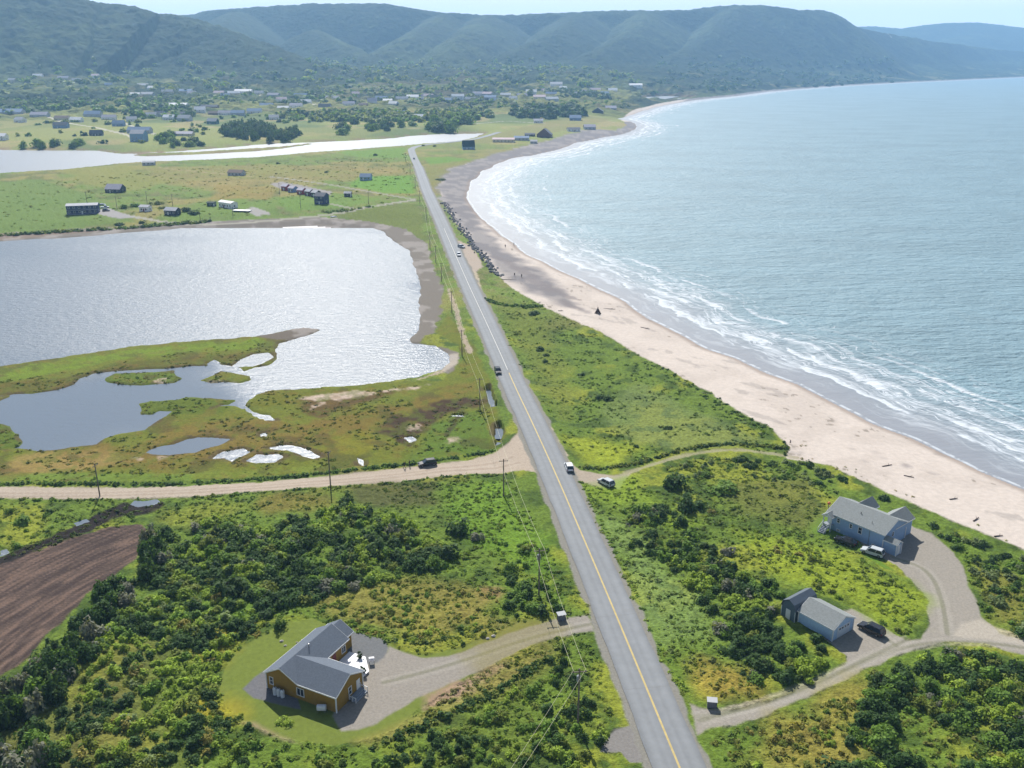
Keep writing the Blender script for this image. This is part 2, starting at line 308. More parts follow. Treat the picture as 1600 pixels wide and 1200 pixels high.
def area(pts, c, z=2.0, soft=1.0, warp=1.5, wl=5, k=1.0, zn=None, bmp=None, gate=None):
    P = pts if isinstance(pts, np.ndarray) else poly(pts, z)
    global zone
    d = sdf_box(P, GX, GY, 10 + warp * 2); m = d > -900
    d[m] = d[m] + (fbm(GX[m], GY[m], wl, 4, 101) - .5) * 2 * warp
    w = np.zeros(GX.size); w[m] = sst(-soft, soft, d[m]) * k
    if gate is not None: w = w * gate
    if c is not None:
        i = w > 0; col0[i] += (np.asarray(c)[None] - col0[i]) * w[i][:, None]
    if zn is not None: zone[d > 0] = zn
    if bmp is not None: bumpa[d > 0] = bmp
    return d
# fields between the pond and the river
g1, g2 = n1, n2
area([(-300, 300), (0, 285), (60, 280), (130, 300), (180, 325), (210, 345), (0, 362), (-300, 370)], C(118, 150, 66), soft=4, warp=5, wl=30, k=.9)
area([(200, 262), (420, 256), (600, 262), (640, 270), (560, 282), (430, 286), (350, 303), (240, 283)], C(170, 158, 94), soft=8, warp=18, wl=40, k=.55)
area([(90, 262), (200, 258), (260, 285), (200, 300), (130, 290)], C(150, 158, 76), soft=4, warp=8, wl=20, k=.8)
area([(520, 238), (630, 231), (638, 247), (560, 246)], C(122, 164, 62), soft=3, warp=4, wl=20, k=.9)
area([(560, 276), (640, 274), (652, 303), (600, 303), (545, 291)], C(116, 168, 52), soft=3, warp=3, wl=20, k=.95)
area([(662, 247), (700, 245), (738, 250), (712, 258), (672, 259)], C(120, 166, 58), soft=3, warp=3, wl=20, k=.9)
area([(430, 310), (500, 300), (560, 305), (600, 312), (540, 325), (440, 330)], C(118, 158, 58), soft=3, warp=5, wl=20, k=.8)
area([(310, 318), (420, 312), (450, 335), (330, 345), (250, 345)], C(120, 154, 64), soft=3, warp=5, wl=20, k=.7)
area([(340, 290), (430, 292), (420, 312), (330, 312)], C(168, 152, 80), soft=3, warp=5, wl=20, k=.7)
area([(520, 333), (640, 318), (658, 330), (664, 372), (635, 357), (585, 346)], C(118, 136, 58), soft=2, warp=4, wl=12, k=.9)
area([(660, 258), (740, 250), (790, 240), (700, 275), (685, 300), (670, 290)], C(148, 150, 84), soft=3, warp=5, wl=15, k=.8)
area([(700, 232), (900, 205), (960, 188), (900, 185), (760, 212)], C(150, 150, 92), soft=5, warp=8, wl=30, k=.7)
for a, b, c in (((300, 205), (640, 200), (560, 215)), ((640, 178), (900, 172), (820, 180)), ((780, 160), (1000, 150), (960, 172)), ((330, 172), (700, 168), (500, 180)), ((0, 195), (200, 170), (220, 222))):
    area([a, b, c, (a[0] - 10, c[1])], C(158, 166, 92), soft=8, warp=14, wl=60, k=.6)
# marsh
MARSH = poly([(-500, 770), (-500, 560), (0, 560), (400, 515), (520, 505), (560, 600), (690, 595), (725, 560), (715, 540), (680, 520), (700, 490), (740, 545), (765, 600), (790, 690), (770, 702), (725, 712), (650, 721), (575, 728), (500, 737), (400, 746), (200, 754), (0, 757)], .3)
area(MARSH, C(120, 132, 42), warp=1, zn=6, bmp=.10)
inm = zone == 6
area([(-500, 590), (0, 577), (200, 548), (400, 528), (432, 536), (425, 543), (300, 552), (180, 563), (90, 583), (0, 600), (-500, 640)], C(122, 150, 40), z=.3, soft=1, warp=1.5, wl=4)
area([(-100, 603), (100, 592), (180, 568), (300, 558), (420, 548), (430, 560), (400, 572), (300, 574), (170, 580), (100, 610), (-100, 625)], C(100, 100, 34), z=.3, soft=1, warp=1.5, wl=4, k=.8)
area([(160, 580), (290, 575), (290, 602), (165, 602)], C(96, 126, 30), z=.3, k=.8); area([(-50, 655), (40, 660), (40, 700), (-50, 705)], C(92, 120, 34), z=.3, k=.8); area([(218, 618), (375, 618), (350, 645), (220, 650)], C(98, 120, 30), z=.3, k=.9)
area([(280, 665), (300, 655), (420, 655), (480, 660), (600, 632), (740, 602), (760, 618), (700, 632), (590, 660), (560, 690), (450, 700), (380, 722), (150, 738), (60, 742), (0, 735), (60, 715), (100, 707), (200, 700), (250, 685)], C(136, 118, 54), z=.3, soft=3, warp=7, wl=8, k=.75)
area([(20, 712), (180, 700), (200, 722), (140, 738), (0, 742)], C(168, 150, 88), z=.3, soft=2, warp=4, wl=7, k=.7)
area([(400, 612), (500, 610), (560, 606), (520, 622), (450, 632), (395, 640)], C(118, 124, 34), z=.3, soft=1.5, warp=2, k=.9)
area([(470, 626), (500, 620), (570, 616), (640, 608), (560, 632), (500, 652), (478, 648)], C(104, 80, 46), z=.3, soft=1.5, warp=3, k=.85)
area([(588, 668), (620, 652), (690, 628), (745, 622), (750, 634), (700, 646), (665, 672), (652, 690), (640, 705), (625, 690), (600, 680)], C(76, 58, 44), z=.3, soft=1.2, warp=3, k=.95)
area([(655, 690), (668, 668), (700, 652), (752, 640), (772, 690), (755, 706), (640, 721), (645, 705)], C(96, 132, 42), z=.3, soft=2, warp=4, k=.8)
area([(693, 680), (722, 640), (727, 640), (700, 684)], C(74, 66, 44), z=.3, soft=.6, warp=1, k=.9)
area([(440, 690), (560, 675), (620, 700), (560, 712), (480, 712)], C(136, 138, 40), z=.3, soft=2, warp=4, k=.8)
area([(150, 745), (400, 733), (560, 718), (560, 728), (400, 744), (150, 752)], C(128, 148, 54), z=.5, soft=1, warp=1.5, k=.8)
area([(0, 742), (150, 738), (300, 740), (300, 750), (0, 754)], C(118, 150, 56), z=.6, soft=1, warp=1, k=.8)
for q in ([(458, 625), (480, 620), (500, 616), (520, 622), (500, 626)], [(495, 618), (560, 611), (590, 613), (575, 620), (530, 626), (500, 622)], [(590, 612), (625, 606), (680, 600), (650, 608), (610, 612)], [(480, 640), (505, 630), (508, 633), (485, 643)],
          [(698, 686), (715, 684), (718, 692), (700, 694)], [(636, 662), (660, 664), (655, 672), (640, 670)], [(240, 595), (255, 592), (268, 598), (250, 603)], [(205, 716), (220, 713), (222, 718)], [(300, 596), (340, 594), (370, 598), (330, 602)], [(245, 713), (262, 712), (256, 718)]):
    area(q, C(214, 200, 182), z=.3, soft=.7, warp=2.2, wl=2.5, k=.9)
mixin(C(132, 112, 52), inm * sst(.54, .68, n4) * .4); mixin(C(104, 124, 38), inm * sst(.5, .66, 1 - n3) * .5); mixin(C(82, 72, 44), inm * sst(.62, .70, fbm(GX, GY, 9, 5, 171)) * .45)
mud = (GL > -1.3) & (GL < 1) & inm; mixin(C(96, 84, 60), np.where(mud, sst(.4, .62, n4) * .7, 0))
# pond shore of grey gravel, spit end
PG = poly([(-500, 372), (0, 366), (60, 362), (200, 354), (300, 346), (400, 343), (500, 338), (580, 346), (632, 357), (670, 382), (675, 412), (687, 440), (695, 455), (688, 475), (690, 492), (677, 518), (652, 534), (682, 540), (712, 549), (717, 566), (700, 582), (690, 574), (600, 560), (500, 500), (400, 450), (0, 420), (-500, 420)], .6)
area(PG, C(138, 130, 120), soft=.6, warp=2, wl=5, zn=3, bmp=.04)
area([(400, 526), (440, 518), (475, 509), (503, 513), (480, 525), (455, 532), (433, 531)], C(122, 112, 100), z=.2, soft=.5, warp=.5, zn=3, bmp=.04)
area([(-500, 372), (0, 366), (200, 356), (100, 366), (0, 374)], C(150, 125, 105), z=.6, soft=.6, warp=1, k=.6)
area([(702, 553), (716, 553), (717, 566), (690, 584), (650, 594), (690, 578)], C(206, 194, 178), z=.3, soft=.6, warp=1, wl=3, k=.8)
rb = (GRV > -9) & (GRV < 1); mixin(C(148, 128, 108), np.where(rb, .75 * sst(-9, -2, GRV), 0))
# beach
CB = col0.copy()
DUNE = [(1200, 136), (1087, 152), (1025, 163), (990, 172), (976, 180), (970, 190), (932, 202), (900, 212), (867, 219), (845, 232), (800, 237), (770, 245), (730, 255), (705, 268), (690, 285), (688, 300), (692, 315), (712, 347), (732, 372), (750, 395), (770, 420), (780, 430), (800, 450), (850, 480), (900, 502),
        (940, 520), (975, 540), (1015, 562), (1050, 580), (1080, 597), (1112, 615), (1150, 640), (1200, 668), (1222, 684), (1234, 703), (1232, 717), (1262, 722), (1300, 730), (1340, 747), (1375, 765), (1425, 785), (1487, 812), (1537, 832), (1600, 857), (1900, 975), (2300, 1200)]
BE = np.vstack([poly(DUNE, 2.0), [(260, -300), (16000, -300), (16000, 9000)]])
BD = area(BE, C(230, 217, 206), soft=.5, warp=1.2, wl=6, zn=2, bmp=.05)
zone[(zone == 2) & (GS < -130)] = 0; isb = zone == 2
mixin(C(212, 199, 188), np.where(isb, sst(.45, .62, n1) * .5, 0)); mixin(C(170, 162, 156), np.where(isb & (GR < 600), sst(.70, .74, fbm(GX * 1.0 + GY * .4, GY, 9, 4, 123)) * .45, 0))
mixin(C(130, 120, 104), np.where(isb, sst(.72, .75, n3) * sst(.54, .62, n1) * .6, 0))
GB = area([(688, 315), (686, 295), (690, 280), (705, 265), (760, 245), (1000, 185), (1087, 150), (1300, 130), (1700, 115), (1700, 125), (1087, 162), (1000, 205), (800, 255), (740, 285), (733, 318), (742, 332), (752, 352), (785, 385), (835, 420), (872, 450), (905, 475), (890, 482), (850, 464), (800, 440), (775, 425), (740, 390), (712, 347)], C(148, 143, 144), z=1.2, soft=4, warp=7, wl=14, zn=3, bmp=.06)
gb = zone == 3; mixin(C(190, 182, 176), np.where(gb & (GR > 280), sst(.52, .64, fbm(GX, GY * 1.0, 10, 4, 66)) * .5, 0))
for q in ((790, 412, 24), (820, 428, 30), (850, 450, 34), (880, 462, 30), (886, 478, 22), (908, 486, 14), (1368, 712, 18), (1452, 740, 10), (1410, 725, 14), (955, 485, 8), (1008, 512, 8)):
    area([(q[0] - q[2], q[1] - q[2] * .45), (q[0], q[1] - q[2] * .28), (q[0] + q[2], q[1] + q[2] * .35), (q[0], q[1] + q[2] * .15)], C(146, 138, 138), z=1.2, soft=1.5, warp=3, wl=5, k=.65)
wet = sst(-3.5, -.5, GS) * (GS < 1) * ((zone == 2) | (zone == 3)); mixin(C(168, 152, 140), wet * .7)
fc = (GR > 1350) & (GS < -16) & ((zone == 2) | (zone == 3)); col0[fc] = CB[fc]; zone[fc] = 0
# gravel road, turnouts, tracks, drives, lawns
RJ = [(-500, 768), (0, 755), (200, 752), (300, 750), (400, 745), (500, 736), (575, 727), (650, 720), (725, 712), (770, 701), (795, 690), (806, 680), (815, 672), (850, 700), (862, 765), (838, 740), (815, 734), (750, 733), (675, 740), (600, 746), (500, 752), (400, 760), (300, 766), (200, 769), (0, 771), (-500, 782)]
GRVL = C(200, 184, 166)
area(RJ, GRVL, soft=.25, warp=.5, wl=3, zn=4, bmp=.03)
def strip(pts, wpx, c, k=1, zn=4, z=2.0, warp=.3, soft=.3, bmp=.03):
    P = resample([at(x, y, z) for x, y in pts], 4.0); d = dline(P, GX, GY)[0]; i = d < wpx + 6
    dd = wpx - d; dd[i] += (fbm(GX[i], GY[i], 3, 3, 103) - .5) * 2 * warp; w = sst(-soft, soft, dd) * k; j = w > 0
    col0[j] += (np.asarray(c)[None] - col0[j]) * w[j][:, None]
    if zn is not None: zone[dd > 0] = zn; bumpa[dd > 0] = bmp
strip([(645, 313), (600, 320), (560, 327), (500, 334), (400, 343), (350, 346), (300, 347), (260, 345), (200, 338), (165, 328)], 2.3, C(180, 176, 160))
strip([(648, 312), (600, 304), (560, 297), (510, 288), (460, 281), (420, 276)], 1.8, C(172, 168, 150)); strip([(560, 327), (520, 320), (500, 316)], 1.5, C(176, 172, 156))
area([(420, 288), (440, 284), (520, 300), (515, 306), (490, 304), (440, 296)], C(168, 162, 158), soft=.5, warp=1, zn=4, bmp=.03); area([(150, 330), (168, 325), (190, 333), (215, 341), (180, 341), (155, 336)], C(176, 172, 170), soft=.5, warp=.5, zn=4, bmp=.03)
area([(382, 328), (395, 324), (425, 332), (400, 336)], C(180, 176, 170), soft=.5, warp=.5, zn=4, bmp=.03)
strip([(400, 277), (300, 268), (250, 262)], 2, C(176, 165, 120), k=.7, zn=None)
strip([(0, 188), (60, 186), (100, 196), (150, 203), (200, 214), (215, 221)], 3, C(205, 200, 180), zn=4); strip([(190, 188), (300, 184), (400, 180)], 3, C(200, 195, 175), zn=4); strip([(190, 195), (240, 212)], 3, C(198, 194, 174), zn=4)
strip([(470, 170), (510, 175), (600, 171), (700, 168)], 3.5, C(205, 200, 180), zn=4); strip([(370, 157), (410, 166)], 3.5, C(205, 200, 180), zn=4); strip([(740, 197), (790, 193), (850, 196)], 2.5, C(190, 186, 170), zn=4)
strip([(1250, 112), (1320, 116), (1385, 119)], 5, C(196, 190, 168), zn=4, k=.8); strip([(1085, 122), (1100, 119)], 9, C(200, 196, 160), zn=None)
area([(700, 378), (716, 376), (733, 382), (742, 392), (756, 415), (740, 428), (730, 415), (716, 402)], C(196, 180, 164), soft=.5, warp=1, zn=4, bmp=.03)
strip([(742, 425), (752, 462), (772, 512), (790, 545), (812, 586), (832, 625), (852, 662), (872, 695), (885, 712)], 1.0, C(206, 190, 166), warp=1.2, k=.9)
strip([(700, 450), (712, 480), (722, 520), (735, 548)], .8, C(200, 188, 168), warp=.9, k=.8, zn=None)
area([(884, 716), (905, 735), (925, 738), (960, 741), (990, 735), (985, 742), (975, 752), (968, 764), (940, 762), (920, 757), (903, 750)], C(188, 174, 156), soft=.3, warp=.6, zn=4, bmp=.03)
strip([(980, 738), (1020, 727), (1060, 712), (1100, 703), (1150, 699), (1210, 704), (1245, 716)], .9, C(178, 170, 140), warp=.6, k=.8)
HOUSEY = [(1300, 815), (1316, 826), (1345, 850), (1368, 866), (1400, 886), (1428, 910), (1448, 940), (1451, 975), (1440, 1000), (1415, 1003), (1385, 985), (1350, 962), (1330, 950), (1300, 965), (1290, 1000), (1322, 1028), (1318, 1040), (1290, 1060), (1240, 1083), (1180, 1104), (1130, 1112), (1092, 1108), (1076, 1100),
          (1090, 1150), (1110, 1138), (1150, 1134), (1205, 1117), (1260, 1092), (1320, 1062), (1380, 1035), (1430, 1015), (1480, 1005), (1540, 1008), (1600, 1025), (1900, 1100), (1900, 1060), (1600, 1003), (1560, 992), (1532, 962), (1516, 925), (1503, 885), (1480, 855), (1455, 835), (1430, 826), (1380, 800)]
area(HOUSEY, C(172, 165, 154), soft=.3, warp=.6, wl=3, zn=5, bmp=.03)
area([(1500, 975), (1530, 968), (1600, 1000), (1600, 1010), (1540, 1000), (1490, 995)], C(210, 200, 184), soft=.5, warp=1, k=.6)
area([(1262, 822), (1288, 806), (1300, 812), (1316, 830), (1345, 858), (1400, 895), (1380, 888), (1330, 858), (1300, 840), (1272, 836)], C(112, 150, 52), soft=.3, warp=.3, zn=7, bmp=.03)
LAWN = [(343, 1085), (345, 1060), (355, 1038), (378, 1012), (405, 995), (440, 976), (490, 966), (525, 982), (610, 1005), (640, 1022), (670, 1024), (720, 1012), (790, 985), (815, 972), (860, 965), (880, 972), (800, 1010), (700, 1080), (655, 1110), (620, 1140), (560, 1160), (520, 1167), (470, 1162), (420, 1148), (372, 1122), (350, 1105)]
area(LAWN, C(126, 146, 64), soft=.25, warp=.4, wl=3, zn=7, bmp=.03)
area([(545, 1160), (640, 1125), (720, 1085), (800, 1045), (850, 1025), (820, 1050), (740, 1095), (660, 1140), (580, 1168)], C(160, 158, 84), soft=1.5, warp=1, k=.8)
area([(380, 1078), (398, 1060), (418, 1045), (450, 1050), (470, 1110), (425, 1100), (396, 1093)], C(126, 126, 130), soft=.2, warp=.2, zn=5, bmp=.03)
area([(535, 985), (562, 990), (600, 1000), (607, 1014), (600, 1032), (575, 1045), (540, 1020)], C(128, 130, 132), soft=.2, warp=.3, zn=5, bmp=.03)
DRV = [(560, 1040), (582, 1040), (600, 1030), (608, 1010), (635, 1022), (660, 1030), (700, 1027), (735, 1016), (790, 993), (860, 972), (918, 962), (932, 988), (915, 989), (870, 997), (830, 1010), (790, 1030), (740, 1054), (690, 1076), (650, 1095), (620, 1112), (590, 1132), (560, 1142), (533, 1144), (520, 1120)]
area(DRV, C(168, 161, 151), soft=.3, warp=.4, wl=3, zn=5, bmp=.03)
area([(660, 1095), (720, 1065), (780, 1038), (800, 1035), (760, 1065), (700, 1095), (668, 1108)], C(186, 158, 138), soft=1, warp=1.5, wl=2, k=.8); area([(745, 920), (775, 915), (785, 935), (750, 942)], C(170, 130, 105), soft=1, warp=1.5, wl=2, k=.7)
area([(960, 1142), (985, 1134), (1005, 1140), (1012, 1165), (1020, 1192), (985, 1194), (970, 1178), (938, 1177), (944, 1160)], C(150, 146, 142), soft=.2, warp=.3, zn=5, bmp=.03)
area([(370, 1130), (400, 1128), (425, 1145), (470, 1165), (440, 1160), (395, 1140)], C(190, 165, 145), soft=.8, warp=.8, k=.7)
def ruts(pts, half, c, k=.55, w=.32):
    P = resample([at(*p) for p in pts], 2.0); T = np.gradient(P, axis=0); T /= np.linalg.norm(T, axis=1)[:, None]; Nn = np.c_[T[:, 1], -T[:, 0]]
    for s_ in (-half, half):
        d = dline(P + Nn * s_, GX, GY)[0]; w_ = sst(w + .25, w - .1, d + (fbm(GX, GY, 2, 2, 61) - .5) * .3) * k; j = w_ > 0; col0[j] += (np.asarray(c)[None] - col0[j]) * w_[j][:, None]
for pts_ in ([(925, 976), (870, 984), (810, 1000), (750, 1025), (690, 1050), (640, 1062), (600, 1068)], [(1085, 1122), (1150, 1118), (1230, 1098), (1320, 1048), (1400, 1012), (1480, 992), (1600, 1014)], [(1480, 992), (1475, 950), (1465, 900), (1430, 862), (1395, 872)], [(1400, 1010), (1385, 996), (1368, 988)], [(1092, 1128), (1160, 1112), (1250, 1084), (1330, 1040), (1420, 1000)]):
    ruts(pts_, .85, C(192, 186, 174), .38); ruts(pts_, 0.0, C(138, 138, 112), .35, .3)
for pts_ in ([(-100, 768), (200, 760), (400, 752), (575, 737), (725, 722), (800, 712)], [(-100, 772), (200, 764), (400, 756), (575, 741), (725, 726), (810, 722)]): ruts(pts_, 1.0, C(212, 197, 180), .3, .4); ruts(pts_, 0, C(178, 160, 142), .4, .35)
# ploughed field with long furrow marks, ditch
SOIL = poly([(-400, 960), (0, 866), (60, 850), (120, 828), (170, 814), (215, 810), (230, 820), (228, 850), (190, 884), (135, 925), (102, 965), (62, 1005), (28, 1044), (0, 1060), (-400, 1250)], 1.8)
sd_ = area(SOIL, C(98, 82, 74), soft=.3, warp=.8, wl=3, zn=8, bmp=.08)
a1 = np.array(at(0, 1010)); a2 = np.array(at(215, 825)); dv = (a2 - a1) / np.linalg.norm(a2 - a1); uu = (GX - a1[0]) * dv[0] + (GY - a1[1]) * dv[1]; ww = -(GX - a1[0]) * dv[1] + (GY - a1[1]) * dv[0] + uu * uu * .006
fur = fbm(uu, ww * 9, 5, 4, 140); fz = zone == 8
mixin(C(136, 112, 98), np.where(fz, sst(.52, .66, fur) * .75, 0)); mixin(C(66, 54, 52), np.where(fz, sst(.54, .68, 1 - fur) * .7, 0)); bumpa[fz] = .05
area([(-200, 915), (0, 860), (60, 838), (115, 812), (140, 800), (185, 778), (250, 772), (262, 778), (235, 792), (185, 800), (150, 816), (90, 838), (30, 862), (-200, 935)], C(48, 44, 40), z=1.8, soft=.4, warp=1, wl=2, bmp=.5)
# brown and golden patches of the near meadows
for q, c, k in (([(545, 752), (620, 745), (720, 745), (750, 760), (680, 785), (590, 790), (545, 775)], C(92, 92, 58), .75), ([(400, 765), (520, 760), (530, 785), (420, 800), (395, 790)], C(136, 130, 60), .8), ([(240, 785), (390, 770), (380, 800), (260, 815)], C(148, 160, 60), .7),
    ([(690, 750), (780, 745), (850, 850), (870, 930), (820, 900), (740, 860), (700, 800)], C(122, 168, 46), .6), ([(480, 930), (600, 912), (730, 905), (790, 930), (760, 970), (680, 1005), (600, 995), (530, 970)], C(150, 146, 72), .8), ([(320, 945), (370, 940), (400, 975), (340, 985)], C(130, 172, 60), .8),
    ([(310, 980), (400, 975), (350, 1030), (320, 1030)], C(176, 168, 56), .7), ([(300, 1090), (370, 1100), (360, 1130), (280, 1150)], C(182, 172, 50), .7), ([(912, 765), (980, 745), (1090, 820), (1060, 830), (1000, 790), (960, 800)], C(140, 172, 50), .8), ([(930, 800), (990, 830), (1100, 940), (1130, 1000), (1040, 1000)], C(140, 172, 96), .6),
    ([(880, 682), (930, 680), (1000, 700), (970, 725), (910, 722), (890, 705)], C(172, 190, 52), .75), ([(1150, 830), (1290, 860), (1440, 930), (1440, 980), (1400, 985), (1330, 940), (1200, 890)], C(152, 176, 50), .8), ([(1120, 760), (1250, 745), (1300, 800), (1260, 830), (1150, 800)], C(120, 128, 62), .7),
    ([(1085, 1070), (1100, 1040), (1170, 1050), (1180, 1085), (1110, 1098)], C(180, 160, 72), .7), ([(1220, 1120), (1330, 1075), (1360, 1060), (1340, 1150), (1330, 1200), (1200, 1200)], C(170, 158, 76), .7), ([(1000, 600), (1080, 640), (1200, 690), (1060, 705), (1000, 690), (930, 640)], C(128, 150, 88), .55),
    ([(1520, 880), (1600, 900), (1600, 980), (1550, 970), (1525, 930)], C(140, 140, 62), .7), ([(760, 450), (850, 500), (900, 620), (880, 650), (840, 590), (790, 500)], C(124, 140, 56), .6), ([(715, 950), (880, 985), (840, 1050), (760, 1080), (740, 1060)], C(150, 140, 76), .5)):
    area(q, c, soft=3, warp=4, wl=8, k=k)
vg = (zone == 0) | (zone == 6) | (zone == 7); col0[vg] *= np.array([1.0, .92, .92])
ter = GH.copy(); veg = (zone == 0) | (zone == 6)
land = (GS < 0) & (GL < 0) & (GRV < 0)
bumpa = np.where(GR > 330, np.where(zone == 0, .5, bumpa), bumpa); bumpa = bumpa * sst(4.5, 7.5, np.where((GDR < 50), GDR, 50))
rough = (fbm(GX, GY, 1.6, 3, 150) - .5) * 2 * bumpa + (n1 - .5) * bumpa * 1.6
ter += np.where(land, rough, 0)
fo = sst(1500, 1900, GR) * land * sst(0, 80, -GS); ter += fo * ((fbm(GX, GY, 20, 3, 160) ** 1.5) * np.where(GR > 3800, 9, 16) - np.where(GR > 3800, 2.5, 4)) * np.where(col0[:, 1] > C(130, 150, 90)[1], .2, 1)
ter = np.where(land, np.maximum(ter, .06), ter)
# a road bed of gravel under the asphalt
mixin(C(154, 151, 142), sst(5.3, 4.7, GDR + (n4 - .5) * 2.0) * (GR < 900)); sh = (GDR + (n4 - .5) * 2.0 < 4.9) & (GR < 900) & (zone != 4); zone[sh & (zone != 5)] = 9
ZN = {0: ('ground', 'ground'), 6: ('marsh', 'marsh'), 2: ('sand_beach', 'sand'), 3: ('gravel_beach', 'gravel'), 4: ('gravel_road', 'gravel'), 5: ('driveway', 'gravel'), 7: ('lawn', 'lawn'), 8: ('ploughed_field', 'soil'), 9: ('road_shoulder', 'gravel'), 10: ('hills', 'hills')}
mat('ground', (1, 1, 1), rough=.95, spec=.1, var=.42, scale=1.3, attr=True, bump=.25, bscale=2.5)
mat('marsh', (1, 1, 1), rough=.95, spec=.1, var=.30, scale=1.6, attr=True, bump=.10, bscale=3)
mat('sand', (1, 1, 1), rough=.95, spec=.1, var=.10, scale=.8, attr=True, bump=.05, bscale=1.5)
mat('gravel', (1, 1, 1), rough=.95, spec=.1, var=.16, scale=2.2, attr=True, bump=.05, bscale=6)
mat('lawn', (1, 1, 1), rough=.95, spec=.1, var=.14, scale=1.2, attr=True, bump=.04, bscale=9)
mat('soil', (1, 1, 1), rough=.95, spec=.1, var=.25, scale=2.0, attr=True, bump=.12, bscale=4)
mat('hills', (1, 1, 1), rough=.95, spec=.05, var=.40, scale=.035, attr=True, bump=9, bscale=.05)
V = np.c_[GX, GY, ter]; idx = np.arange(nr * nc).reshape(nr, nc)
Q = np.stack([idx[:-1, :-1], idx[:-1, 1:], idx[1:, 1:], idx[1:, :-1]], -1).reshape(-1, 4)
zq = zone[Q[:, 0]].astype(int); rq = GR[Q[:, 0]]; zq[(rq > 1650) & ((zq == 0) | (zq == 6))] = 10
deepq = (V[Q][:, :, 2].max(1) < -1.1) & (np.maximum(GS, GL)[Q[:, 0]] > 12)
for k, (nm, mt) in ZN.items():
    qs = Q[(zq == k) & ~deepq]
    if not len(qs): continue
    u, inv = np.unique(qs, return_inverse=True)
    o = put(nm, npmesh(nm, V[u], inv.reshape(-1, 4)[:, ::-1], MC[mt], col0[u], smooth=True)); tag(o, kind='structure')
